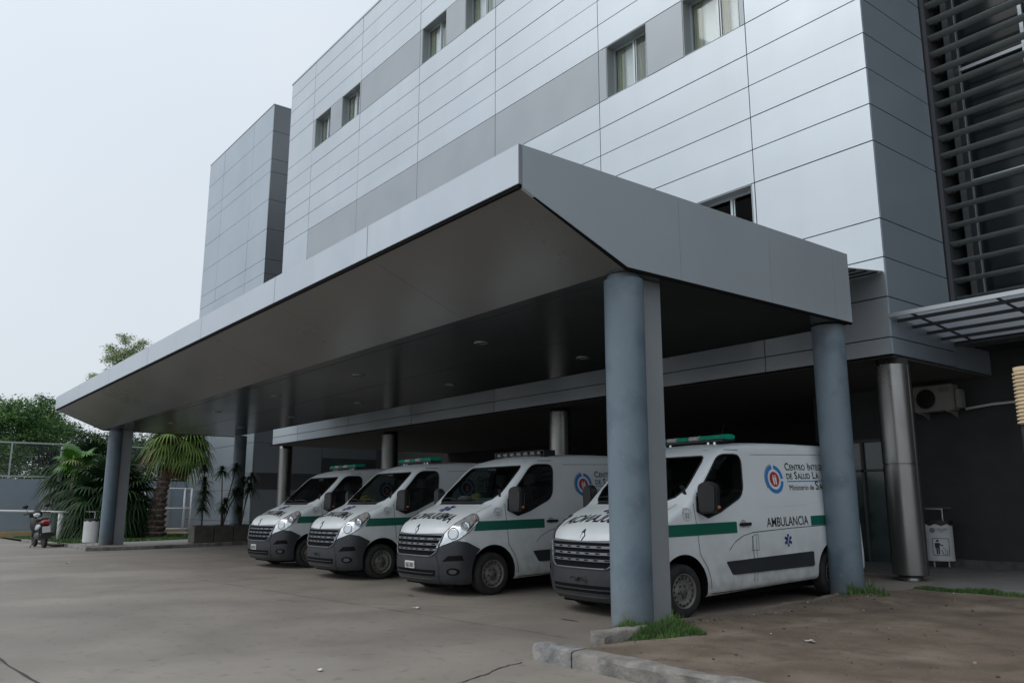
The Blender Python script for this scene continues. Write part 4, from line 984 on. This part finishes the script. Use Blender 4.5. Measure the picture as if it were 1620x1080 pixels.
# ================================================================ STREET THINGS
def litter_bin(x, y, rz, label, sign):
    g = (.145 if x > -20 else gz(x, y) + .115)
    r = empty('litter_bin', (x, y, g), rz, label, 'litter bin', 'white metal litter bins')
    def oval(k, n=36): return [(.27 * k * math.cos(2 * math.pi * i / n), .17 * k * math.sin(2 * math.pi * i / n)) for i in range(n)]
    b = MB(); b.prism(oval(1), 'z', .13, .92); o = b.build('drum', mat('bin_white', (.58, .59, .59), (.50, .51, .51), rough=.4, scale=3), r, bevel=.008, local=True, sharp=40)
    b = MB()
    for s in (-.14, .14): b.tube([(s, -.02, 0), (s, -.02, .14)], .014, 8)
    b.build('leg', M_white, r, local=True)
    b = MB(); P = oval(1.03)
    for i in range(len(P)):
        p, q = P[i], P[(i + 1) % len(P)]; z0, z1 = (.965 + .015 * math.sin(i * 2.1)), (.965 + .015 * math.sin((i + 1) * 2.1))
        b.f([(*p, .87 + .02 * math.sin(i * 1.3)), (*q, .87 + .02 * math.sin((i + 1) * 1.3)), (*q, z1), (*p, z0)]); b.f([(*p, z0), (*q, z1), (q[0] * .8, q[1] * .8, .90), (p[0] * .8, p[1] * .8, .90)])
    b.build('bin_liner', M_ink, r, local=True)
    b = MB(); b.tube([(.10, 0, .9), (.10, 0, 1.20), (-.22, 0, 1.21)], .016, 8); b.build('bag_hook', M_white, r, local=True)
    b = MB(); b.box(-.27, .27, -.05, .05, 1.215, 1.235); b.build('ash_tray', M_dkgrey, r, local=True)
    if sign:
        def on(p, off=.003):   # wrap sheet onto the oval drum
            a = p[0] / .24; return Vector((.27 * math.sin(a) * (1 + off * 6), -(.17 * math.cos(a)) - off, p[1]))
        def wrap(name, polys, mt, off=.003, par=r, step=.03):
            bm2 = tess(polys, step)
            for v in bm2.verts: v.co = on((v.co.x, v.co.y), off)
            return bm_obj(name, bm2, mt, par, smooth=False)
        NB = mat('navy_ink', (.012, .018, .05), rough=.5)
        Q = rnd_poly([(-.15, .24), (.15, .24), (.15, .60), (-.15, .60)], .04); Q2 = [(p[0] * .93, .42 + (p[1] - .42) * .94) for p in Q]
        sg = wrap('bin_pictogram', [[Q[i], Q[(i + 1) % len(Q)], Q2[(i + 1) % len(Q)], Q2[i]] for i in range(len(Q))], NB)
        fig = [circ(-.055, .545, .024, 14), [(-.09, .505), (-.02, .505), (-.025, .41), (-.085, .41)], [(-.085, .41), (-.058, .41), (-.06, .27), (-.082, .27)], [(-.052, .41), (-.025, .41), (-.028, .27), (-.05, .27)], [(-.105, .49), (-.09, .505), (-.085, .40), (-.10, .40)],
               [(-.03, .505), (.0, .47), (.04, .455), (.04, .435), (-.008, .448), (-.03, .475)], [(.0, .36), (.012, .36), (.035, .275), (.025, .265)], [(.11, .36), (.122, .36), (.10, .265), (.09, .275)], [(.025, .265), (.035, .275), (.09, .275), (.10, .265)], circ(.045, .40, .011, 8), circ(.07, .36, .011, 8), circ(.065, .32, .011, 8)]
        wrap('figure', fig, NB, par=sg, off=.0035)
        l = wrap('bin_logo', ring_polys(-.13, .76, .028, .050), mat('grey_blue_ink', (.05, .06, .10), rough=.5)); wrap('bin_logo_disc', [circ(-.13, .76, .018, 14)], NB, par=l, off=.0035)
        bm2 = bmesh.new()
        for t_, z_, sz in (('Centro Integral', .785, .036), ('de Salud La', .752, .036), ('Ministerio', .722, .024)):
            vs, fs = text_polys(t_, sz, .01); V = [bm2.verts.new(on((.04 + v.x, z_ + v.y), .0035)) for v in vs]
            for f in fs: bm2.faces.new([V[i] for i in f])
        bm_obj('bin_lettering', bm2, NB, r, smooth=False)
    return r
litter_bin(-8.62, 18.2, R(32), 'white litter bin with a tidy-man pictogram against the dark wall by the steel column', True)
litter_bin(-33.15, 6.66, R(50), 'plain white litter bin beside the far front pillar of the canopy', False)

# air conditioner
A0 = empty('air_conditioner', (-8.45, 18.3, 3.42), 0, 'white outdoor air conditioning unit bracketed high on the dark rear wall', 'air conditioner')
m_ac = mat('ac_casing', (.21, .205, .19), rough=.5)
b = MB(); b.box(-.43, .43, -.14, .16, 0, .56); b.build('casing', m_ac, A0, local=True, bevel=.02)
b = MB(); b.lathe([(.235, .0), (.245, .012), (.215, .014), (.21, .0)], 32, cap=False, M=Matrix.Translation((-.15, -.14, .28)) @ Matrix.Rotation(R(90), 4, 'X')); o = b.build('fan_ring', m_ac, A0, local=True)
b = MB(); b.lathe([(.001, .004), (.212, .004), (.212, .006), (.001, .006)], 32, M=Matrix.Translation((-.15, -.14, .28)) @ Matrix.Rotation(R(90), 4, 'X')); b.build('fan_opening', M_black, o, local=True)
b = MB()
for k in range(7): b.lathe([(.03 * k + .012, .012), (.03 * k + .016, .012), (.03 * k + .016, .016), (.03 * k + .012, .016)], 28, cap=False, M=Matrix.Translation((-.15, -.14, .28)) @ Matrix.Rotation(R(90), 4, 'X'))
b.build('fan_guard', mat('guard_wire', (.10, .10, .09), rough=.6), o, local=True)
b = MB(); b.box(.44, .56, -.08, .14, .04, .44); b.build('valve_cover', m_ac, A0, local=True, bevel=.02)
for x in (-.3, .3): b = MB(); b.box(x - .015, x + .015, -.18, .29, -.04, -.005); b.prism([(.29, -.04), (.29, -.14), (.27, -.14), (-.05, -.04)], 'x', x - .01, x + .01); b.build('bracket', m_ac, A0, local=True)
for k in range(5): 
    b = MB(); b.box(.14, .36, -.147, -.141, .40 + k * .022, .408 + k * .022); b.build('vent_line', M_dkgrey, A0, local=True)
pp = MB(); pp.tube([(-7.9, 18.42, 3.44), (-7.4, 18.5, 3.50), (-6.6, 18.54, 3.52), (6, 18.54, 3.52)], .028, 8); tag(pp.build('pipe', M_white), 'thin white pipe running along the dark wall from the air conditioner', 'pipe')

# lamp at the right edge
LMP = Vector((-2.80, 7.75, 0))
l0 = empty('garden_lamp', (-2.80, 7.75, .11), 0, 'black lamp post with a cream ribbed head at the right edge', 'lamp')
b = MB(); b.lathe([(.055, 0), (.055, .05), (.042, .06), (.042, 1.6), (.075, 1.66), (.085, 1.72), (.085, 1.98)], 28); b.build('post', M_ink, l0, local=True)
b = MB(); prof = [(.08, 1.98)]
for k in range(14): prof += [(.085, 1.985 + k * .032), (.105, 1.992 + k * .032), (.105, 2.004 + k * .032), (.085, 2.012 + k * .032)]
prof += [(.095, 2.44), (.095, 2.47), (.001, 2.475)]
b.lathe(prof, 32, smooth=False); b.build('ribbed_head', mat('cream_plastic', (.62, .50, .33), (.52, .42, .28), rough=.5, scale=6), l0, local=True)

# far side: wall, mesh fence, posts
WX = -55.3
v0 = empty('boundary_wall', (WX, 0, -.3), 0, 'blue-grey rendered boundary wall with pale piers behind the palms', 'wall')
b = MB(); b.box(WX - .25, WX, -40, 16.45, -.3, 2.92); b.build('wall_face', M_wallg, v0)
for y in (-12, -5.4, 2.0, 8.55, 15.2):
    b = MB(); b.box(WX - .28, WX + .10, y - .32, y + .32, -.3, 2.95); b.build('pier', M_pil, v0)
b = MB(); b.box(WX + .12, WX + 1.1, -40, 16.3, -.32, -.02); tag(b.build('painted_kerb', M_yel), 'faded yellow painted kerb along the foot of the boundary wall', 'kerb')
f0 = empty('mesh_fence', (WX, 0, 2.95), 0, 'wire mesh fence panels in grey frames standing on the boundary wall', 'fence')
for y in (-14.6, -11.5, -8.4, -5.3, -2.2, .9, 3.9, 6.55, 9.3, 12.2, 14.6): b = MB(); b.box(WX - .12, WX - .04, y - .04, y + .04, 2.95, 5.0); b.build('fence_post', M_frame, f0)
b = MB(); b.box(WX - .11, WX - .05, -15, 16, 4.95, 5.03); b.box(WX - .11, WX - .05, -15, 16, 3.03, 3.11); b.build('rails', M_frame, f0)
b = MB(); y = -15
while y < 16: b.box(WX - .085, WX - .075, y, y + .016, 3.1, 4.95); y += .11
z = 3.15
while z < 4.95: b.box(WX - .098, WX - .088, -15, 16, z, z + .014); z += .11
b.build('mesh_wires', M_dkgrey, f0)
b = MB(); x, y = -50, 8.3; b.lathe([(.11, -.3), (.11, 4.5), (.001, 4.55)], 16, (x, y, 0)); tag(b.build('steel_post', mat('post_grey', (.18, .21, .24), rough=.5)), 'tall slim blue-grey post behind the small palm', 'post')

# boom barrier
q0 = empty('boom_barrier', (-44.2, 7.55, gz(-44, 7)), 0, 'white boom barrier arm with a square counterweight plate on a stub post', 'barrier')
b = MB(); b.lathe([(.13, -.2), (.13, 1.28), (.001, 1.30)], 20, (-44.2, 7.55, gz(-44, 7) + .05)); b.build('post', M_white, q0)
b = MB(); b.tube([(-43.8, 8.3, 1.08), (-44.1, 7.5, 1.12), (-44.9, 3.5, 1.22), (-46.5, -8, 1.4)], .05, 10); b.build('arm', M_white, q0)
b = MB(); b.box(-43.75, -43.60, 8.02, 8.62, .80, 1.28); b.build('counterweight', M_white, q0, bevel=.02)

# white steel gate and leaning frame
g0 = empty('steel_gate', (-51.8, 15.2, -.2), 0, 'white tubular steel gate standing by the tower corner', 'gate')
b = MB(); xg = -52.4
for y in (13.3, 14.35, 15.55, 15.95): b.tube([(xg, y, -.1), (xg, y, 2.45)], .055, 8)
for z in (.05, 1.25, 2.42): b.tube([(xg, 13.3, z), (xg, 15.95, z)], .045, 8)
b.build('gate_frame', M_white, g0)
g1 = empty('leaning_frame', (-51, 12.6, -.2), 0, 'white steel rack lying slanted on the lawn behind the big palm', 'rack')
b = MB()
for k in range(4): b.tube([(-50.5, 10.9 + k * .45, -.05), (-50.5, 12.7 + k * .42, 1.7)], .05, 8)
b.tube([(-50.5, 10.8, -.0), (-50.5, 13.4, 0.0)], .06, 8); b.tube([(-50.5, 11.9, .85), (-50.5, 13.3, .95)], .04, 8); b.tube([(-50.5, 12.5, 1.7), (-50.5, 14, 1.7)], .04, 8)
b.build('rack_bars', M_white, g1)

# planters
def spiky(mb, c, r, n, droop=.5, w_=.02):
    for _ in range(n):
        a = rnd.random() * 6.28; e = -.5 + rnd.random() * 1.9; l = r * (.7 + .4 * rnd.random()); d = Vector((math.cos(a) * math.cos(e), math.sin(a) * math.cos(e), math.sin(e)))
        s = Vector((-math.sin(a), math.cos(a), 0)) * w_; p = Vector(c); pr = None
        for k in range(4):
            t = k / 3; q = p + d * l * t + Vector((0, 0, -droop * l * t * t)); ww = s * (1 - t * .9)
            cur = (mb.bm.verts.new(q - ww), mb.bm.verts.new(q + ww))
            if pr: mb.bm.faces.new((pr[0], pr[1], cur[1], cur[0]))
            pr = cur
M_drac = mat('dracaena_leaf', (.016, .036, .014), (.04, .075, .028), rough=.5, scale=4)
for k, (lab, heads) in enumerate((('bushy dracaena in the left concrete planter', [(0, 0, 1.9, .42), (.05, 0, 1.5, .5), (-.05, .05, 1.15, .5), (.0, -.05, 2.45, .32), (0, 0, .8, .4)]), ('sparse dracaena with three heads in the middle planter', [(0, -.1, 2.35, .42), (0, .45, 2.5, .42), (0, .1, 1.0, .42), (.05, .0, .75, .3), (0, .55, 1.5, .4)]), ('leafy dracaena in the right planter against the rear pillar', [(0, 0, 1.9, .5), (.1, .25, 1.6, .5), (0, -.3, 1.35, .45), (0, -.1, .7, .35), (.0, .35, 2.1, .4)]))):
    y = 10.38 + k * .745; x = -32.6; g = gz(x, y) + .11
    pl_ = empty('concrete_planter', (x, y, g), 0, ('left', 'middle', 'right')[k] + ' one of three square concrete planters in a row', 'planter', 'concrete planters')
    b = MB(); b.box(-.36, .36, -.36, .36, 0, .62); o = b.build('box', mat('planter_concrete', (.085, .08, .07), (.12, .112, .10), rough=.9, scale=3, bump=.4), pl_, bevel=.015, local=True)
    b = MB(); b.box(-.31, .31, -.31, .31, .641, .648); b.build('soil', M_black, pl_, local=True)
    d0 = empty('dracaena', (x, y, g + .6), 0, lab, 'plant', 'dracaenas in the planters')
    b = MB()
    for hx, hy, hz, hr in heads: b.tube([(0, hy * .1, 0), (hx * .5, hy * .45, hz * .45), (hx, hy, hz * .9)], .022, 6)
    b.build('stem', M_bark2, d0, local=True)
    b = MB()
    for hx, hy, hz, hr in heads: spiky(b, (hx, hy, hz * .9), hr * 1.15, 150, .6, .022)
    b.build('leaves', M_drac, d0, local=True, recalc=False)

# motorcycle, seen from behind
m0 = empty('motorcycle', (-36.9, 5.66, gz(-36.9, 5)), R(86), 'small white and black motorcycle parked on its stand beside the lawn kerb', 'motorcycle')
m0.scale = (1.27, 1.27, 1.27); m0.rotation_euler = (Matrix.Rotation(R(93), 3, 'Z') @ Matrix.Rotation(R(-6), 3, 'Y')).to_euler()
def wheel_m(y, name):
    Mx = Matrix.Translation((0, y, .28)) @ Matrix.Rotation(R(90), 4, 'Y')
    b = MB(); b.lathe([(.235, -.035), (.27, -.04), (.285, 0), (.27, .04), (.235, .035)], 32, M=Mx); o = b.build(name, M_rubber, m0, local=True)
    b = MB(); b.lathe([(.235, -.02), (.215, -.02), (.215, .02), (.235, .02)], 28, M=Mx); b.lathe([(.001, -.05), (.04, -.05), (.04, .05), (.001, .05)], 14, M=Mx)
    for k in range(6):
        a = k * math.pi / 3; b.tube([Mx @ Vector((0, 0, 0)), Mx @ Vector((.22 * math.cos(a), .22 * math.sin(a), 0))], .012, 5)
    b.build('rim', M_dkgrey, o, local=True)
wheel_m(-.62, 'wheel'); wheel_m(.62, 'wheel')
def blob(prof, n=14):
    b = MB(); rings = []
    for y, z, hw, hh in prof: rings.append([b.bm.verts.new((hw * math.cos(2 * math.pi * i / n), y, z + hh * math.sin(2 * math.pi * i / n))) for i in range(n)])
    for a, c in zip(rings, rings[1:]):
        for i in range(n): b.bm.faces.new((a[i], a[(i + 1) % n], c[(i + 1) % n], c[i])).smooth = True
    b.bm.faces.new(rings[0]); b.bm.faces.new(rings[-1][::-1]); return b
b = blob([(-.86, .74, .05, .05), (-.80, .74, .12, .10), (-.6, .70, .15, .12), (-.3, .64, .13, .13), (0, .60, .10, .12)]); b.build('tail_fairing', M_ink, m0, local=True)
for s in (1, -1):
    b = blob([(-.78, .66, .02, .03), (-.6, .64, .03, .07), (-.3, .60, .035, .08), (-.05, .56, .02, .04)])
    for v in b.bm.verts: v.co.x += s * (.13 if v.co.y < -.2 else .11)
    b.build('side_panel', M_van, m0, local=True)
b = blob([(-.72, .84, .10, .03), (-.6, .86, .15, .05), (-.3, .84, .14, .06), (.0, .80, .11, .05), (.1, .78, .06, .03)]); b.build('seat', M_ink, m0, local=True)
b = blob([(.12, .45, .05, .15), (.2, .55, .14, .25), (.32, .66, .19, .28), (.42, .80, .15, .18), (.50, .90, .10, .10)]); b.build('front_fairing', M_ink, m0, local=True)
b = blob([(.30, .98, .05, .04), (.36, 1.0, .17, .10), (.44, .96, .19, .12), (.52, .92, .10, .08)]); b.build('handlebar_cowl', M_ink, m0, local=True)
b = blob([(.24, .93, .04, .04), (.27, .95, .10, .06), (.30, .97, .10, .05)]); b.build('dial_cover', M_white, m0, local=True)
b = blob([(-.45, .34, .06, .08), (-.2, .33, .13, .13), (.1, .34, .13, .13), (.25, .36, .08, .08)]); b.build('engine', M_dkgrey, m0, local=True)
b = MB(); b.tube([(.17, -.2, .30), (.19, -.8, .38)], .05, 10); b.build('exhaust', M_ink, m0, local=True)
b = MB(); b.tube([(-.36, .26, 1.0), (-.2, .36, 1.02), (.2, .36, 1.02), (.36, .26, 1.0)], .016, 8); b.build('handlebar', M_ink, m0, local=True)
for s in (1, -1):
    b = MB(); b.tube([(s * .22, .34, 1.0), (s * .28, .34, 1.18)], .008, 6); M0 = Matrix.Translation((s * .30, .33, 1.23)) @ Matrix.Rotation(R(90), 4, 'X') @ Matrix.Scale(1.5, 4, (1, 0, 0)); b.lathe([(.001, -.02), (.05, -.012), (.055, .0), (.001, .012)], 14, M=M0); b.build('mirror', M_ink, m0, local=True)
    b = MB(); b.tube([(s * .07, .62, .28), (s * .07, .40, .9)], .02, 6); b.build('fork', M_dkgrey, m0, local=True)
    b = MB(); b.tube([(s * .13, -.56, .66), (s * .12, -.6, .3)], .02, 6); b.build('shock_absorber', M_dkgrey, m0, local=True)
b = blob([(-.90, .74, .09, .04), (-.86, .75, .12, .06), (-.82, .76, .12, .06)]); b.build('tail_lamp', mat('tail_red', (.35, .01, .015), rough=.2), m0, local=True)
b = MB(); b.prism([(-.13, .0), (.13, .0), (.15, .34), (-.15, .34)], 'y', -.005, .005)
for v in b.bm.verts: v.co = Matrix.Translation((0, -.93, .28)) @ Matrix.Rotation(R(-18), 4, 'X') @ v.co
b.build('mudguard', M_ink, m0, local=True)
b = MB(); b.box(-.11, .11, -.945, -.935, .46, .64); b.build('number_plate', M_plate, m0, local=True)
b = MB(); b.tube([(-.1, -.1, .3), (-.3, -.18, .02)], .014, 6); b.build('side_stand', M_dkgrey, m0, local=True)

# litter on the yard
def scrap(x, y, s, mt, label, name='crumpled_paper', zf=gz):
    bm2 = bmesh.new(); bmesh.ops.create_grid(bm2, x_segments=5, y_segments=4, size=s)
    for v in bm2.verts:
        n = mnoise.noise(v.co * (2.2 / s) + Vector((x, y, 0))); v.co = Vector((x + v.co.x * (1 + n * .4), y + v.co.y * .6 + n * s * .3, zf(x, y) + .01 + abs(n) * s * .6))
    tag(bm_obj(name, bm2, mt, None), label, 'litter')
scrap(-10.35, 6.35, .06, M_paper, 'crumpled white paper scrap on the concrete in front of ambulance 02')
scrap(-7.05, 3.35, .03, M_paper, 'small pale scrap lying alone on the near concrete')
scrap(-24.2, 4.4, .07, M_paper, 'far small white scrap on the concrete')
scrap(-2.6, 7.6, .09, mat('grey_rag', (.10, .12, .14), rough=.9), 'flattened blue-grey wrapper on the bare dirt', 'wrapper', dirt_z)
scrap(-4.9, 7.5, .05, mat('chalk', (.42, .39, .36), rough=.9), 'pale crumbled patch in the middle of the dirt', 'wrapper', dirt_z)

# ================================================================ VEGETATION
def fan_leaf(mb, base, d, pet, rad, n=26, droop=.4, spread=135, wd=.045, mi=0):
    """a fan palm leaf: petiole, then n pleated fingers with hanging tips"""
    d = d.normalized(); s = d.cross(Vector((0, 0, 1))); s = s.normalized() if s.length > .01 else Vector((1, 0, 0)); u = s.cross(d)
    mid = base + d * pet * .55; tip = base + d * pet + Vector((0, 0, -pet * .18)); mb.mi = 2; mb.tube([base, mid, tip], .022, 4, .010); mb.mi = mi
    dd = (tip - mid).normalized()
    for k in range(n):
        a = R(-spread + 2 * spread * k / (n - 1)); l = rad * (.80 + .25 * math.cos(a * .8)) * (.9 + .2 * rnd.random())
        dirn = (dd * math.cos(a) + s * math.sin(a) + u * .12 * math.cos(a)).normalized(); e = dirn.cross(u).normalized() * wd; p = []
        for t, wk in ((0, .35), (.35, 1), (.7, .7), (1, .05)):
            q = tip + dirn * l * t + Vector((0, 0, -droop * l * max(0, t - .25) ** 2 * 1.6)) + u * (.03 * (1 if k % 2 else -1) * min(t, .4))
            p.append((mb.bm.verts.new(q - e * wk), mb.bm.verts.new(q + e * wk)))
        for x_, y_ in zip(p, p[1:]): mb.bm.faces.new((x_[0], x_[1], y_[1], y_[0])).material_index = mi
def palm(x, y, h, rt, crown, label, lean=(0, 0), mats=None, skirt=0, nl=30, pet=1.0, rad=.9, elev=(-.5, 1.3), z=None, droop=.5, wd=.05, dead=.25):
    g = gz(x, y) + .08 if z is None else z; r = empty('fan_palm', (x, y, g), 0, label, 'palm tree', 'fan palms on the lawn')
    b = MB(); n = int(h / .09) + 2; rings = []; K = 14
    for i in range(n):
        t = i / (n - 1); rr = rt * (1.25 - .55 * min(1, t * 2.2)) * (1 + .16 * ((i % 3) - 1) * (1 if t < .95 else .3)) if h > .3 else rt
        cx, cy = lean[0] * t * t, lean[1] * t * t
        rings.append([b.bm.verts.new((cx + rr * (1 + .16 * mnoise.noise(Vector((k * 1.7, i * .6, x)))) * math.cos(2 * math.pi * k / K), cy + rr * (1 + .16 * mnoise.noise(Vector((k * 1.7, i * .6, x)))) * math.sin(2 * math.pi * k / K), h * t)) for k in range(K)])
    for a, c in zip(rings, rings[1:]):
        for i in range(K): b.bm.faces.new((a[i], a[(i + 1) % K], c[(i + 1) % K], c[i]))
    # old leaf bases clinging to the trunk
    for i in range(int(h * 26)):
        t = rnd.random() ** 1.2; a = rnd.random() * 6.28; rr = rt * (1.25 - .55 * min(1, t * 2.2)); c = Vector((lean[0] * t * t + rr * math.cos(a), lean[1] * t * t + rr * math.sin(a), h * t)); o = Vector((math.cos(a), math.sin(a), 1.2)).normalized(); s = Vector((-math.sin(a), math.cos(a), 0)) * .05
        b.f([c - s, c + s, c + o * .16 + s * .4, c + o * .16 - s * .4])
    b.build('trunk', M_bark, r, local=True)
    b = MB(); top = Vector((lean[0], lean[1], h))
    for i in range(nl):
        a = i * 2.39996 + rnd.random() * .4; e = elev[0] + (elev[1] - elev[0]) * (i + .5) / nl; d = Vector((math.cos(a) * math.cos(e), math.sin(a) * math.cos(e), math.sin(e)))
        mi = 1 if rnd.random() < dead * (1 if e < .5 else .2) * 1.4 else 0
        fan_leaf(b, top + Vector((0, 0, -.1 + .1 * e)), d, pet * (.8 + .4 * rnd.random()), rad * (.85 + .3 * rnd.random()), droop=droop * (1.2 - .5 * e), mi=mi, wd=wd)
    mats = mats or [M_palmD, M_palmL, M_palmL]
    b.build('crown', mats, r, local=True, recalc=False)
    if skirt:
        b = MB()
        for i in range(skirt):
            a = i * 2.4; e = -1.0 - .4 * rnd.random(); d = Vector((math.cos(a) * math.cos(e), math.sin(a) * math.cos(e), math.sin(e)))
            fan_leaf(b, top + Vector((0, 0, -.25 - .5 * rnd.random())), d, pet * .5, rad * .8, n=14, droop=.2, spread=55, mi=0)
        b.build('dead_skirt', [M_dead, M_dead, M_dead], r, local=True, recalc=False)
palm(-43.0, 11.45, 4.75, .42, None, 'tall shaggy fan palm with an orange-brown skirt of dead fronds', lean=(.3, .75), mats=[M_palmG, M_dead, M_palmL], skirt=36, nl=38, pet=.95, rad=1.0, elev=(-.5, 1.25), dead=.16, droop=.7)
palm(-44.2, 9.6, 1.9, .30, None, 'broad dark bushy fan palm filling the gap behind the far pillar', mats=[M_palmD, M_palmD, M_palmD], nl=80, pet=1.5, rad=1.15, elev=(-.7, 1.45), droop=.6, dead=.1, wd=.055)
palm(-45.6, 8.15, 3.65, .22, None, 'small young fan palm with bright green fronds beside the barrier', lean=(.1, .1), mats=[M_palmY, M_palmL, M_palmL], nl=13, pet=.62, rad=.72, elev=(-.15, 1.2), droop=.5, dead=.3)
palm(-50.5, 9.9, 3.2, .3, None, 'rearmost dark fan palm close to the boundary wall', mats=[M_palmD, M_palmD, M_palmD], nl=56, pet=1.5, rad=1.2, elev=(-.5, 1.4), droop=.6, dead=.1)
def tree(x, y, label, h, crowns, mt, n_per, leaf, name='broadleaf_tree', cat='tree', group=None, z=-.3, trunk=.25):
    r = empty(name, (x, y, z), 0, label, cat, group)
    b = MB(); b.tube([(0, 0, 0), (.1, .1, h * .35), (.0, .2, h * .6)], trunk, 8, trunk * .6)
    for cx, cy, cz, cr in crowns:
        mid = Vector((cx * .4, cy * .4, h * .45 + (cz - h * .45) * .4)); b.tube([(0, .15, h * .4), mid, (cx, cy, cz)], trunk * .35, 5, trunk * .06)
    b.build('trunk', M_bark2, r, local=True)
    b = MB()
    for cx, cy, cz, cr in crowns:
        nc = int(n_per * cr * cr / 9) + 2; hub = []
        for _ in range(nc):
            while True:
                p = Vector((rnd.uniform(-1, 1), rnd.uniform(-1, 1), rnd.uniform(-1, 1)))
                if .25 < p.length < 1: break
            hub.append(Vector((cx, cy, cz)) + Vector((p.x * cr, p.y * cr, p.z * cr * .75)))
        for c in hub:
            cl_ = .09 * cr + .14
            for _ in range(26):
                q = c + Vector((rnd.gauss(0, cl_), rnd.gauss(0, cl_), rnd.gauss(0, cl_ * .55))); a = Vector((rnd.uniform(-1, 1), rnd.uniform(-1, 1), rnd.uniform(-.5, .5))).normalized(); e = a.cross(Vector((rnd.uniform(-1, 1), rnd.uniform(-1, 1), rnd.uniform(-1, 1)))).normalized()
                s = leaf * (.6 + .8 * rnd.random()); b.f([q - a * s, q + e * s * .42, q + a * s, q - e * s * .42])
    b.build('crown', mt, r, local=True, recalc=False)
    return r
M_leafD2 = mat('broadleaf_light', (.045, .13, .03), (.12, .24, .06), rough=.6, scale=.8)
tree(-66, 4.2, 'large dark green tree behind the mesh fence at the far left', 10.5, [(0, 0, 7.0, 2.3), (.5, 2.4, 7.6, 1.8), (0, -2.8, 7.2, 2.0), (-1, 1.2, 8.3, 1.3), (0, -1.2, 8.6, 1.2), (0, 4.0, 7.9, 1.5), (0, -4.8, 6.9, 1.7), (1, .5, 5.2, 2.4), (1, 3, 4.9, 1.9), (1, -2.6, 5.0, 2.2), (0, 5.6, 6.8, 1.8), (0, 5.4, 8.6, 1.0)], M_leafD2, 620, .085, group='trees behind the boundary wall')
tree(-69, 11.0, 'shorter dark tree behind the fence between the big tree and the palms', 8, [(0, 0, 6.2, 2.3), (0, 2.4, 5.8, 1.9), (0, -2.2, 7.0, 2.0), (0, .4, 4.0, 2.1), (0, 4.4, 5.6, 2), (0, -3.4, 5.2, 2), (0, -1.2, 7.6, 1.4)], M_leafD, 420, .10, group='trees behind the boundary wall')
tree(-66, 17.5, 'dark tree filling the background between the fan palms and the tower', 8, [(0, 0, 5.6, 2.2), (0, 2.4, 5.4, 2.0), (0, -2.4, 5.6, 2.0), (0, .4, 3.6, 2.1), (0, -2.6, 3.4, 2), (0, 3, 3.4, 2)], M_leafD, 330, .11, group='trees behind the boundary wall')
tree(-60, 1.0, 'dense shrubby tree low behind the mesh fence', 5, [(0, 0, 3.6, 1.9), (0, 2.8, 3.4, 1.7), (0, -2.8, 3.6, 1.9), (0, 5.4, 3.3, 1.6), (0, -5.4, 3.4, 1.8), (0, 8, 3.2, 1.5)], M_leafD, 260, .10, group='trees behind the boundary wall')
tree(-72, 15.9, 'tall slender grey-green tree rising above the canopy roof', 16, [(0, 0, 13.7, .95), (0, .85, 14.2, .75), (0, -1.0, 13.5, .8), (0, -.2, 15.1, .6), (0, -1.25, 14.3, .4), (0, 1.2, 14.9, .42), (0, .6, 12.9, 1.0), (0, -.4, 12.4, 1.0), (0, .4, 11.2, 1.2), (0, -2.3, 11.75, .42), (0, -1.9, 10.9, .7)], M_leafE, 620, .075, name='slender_tree', group='trees behind the boundary wall', trunk=.16)
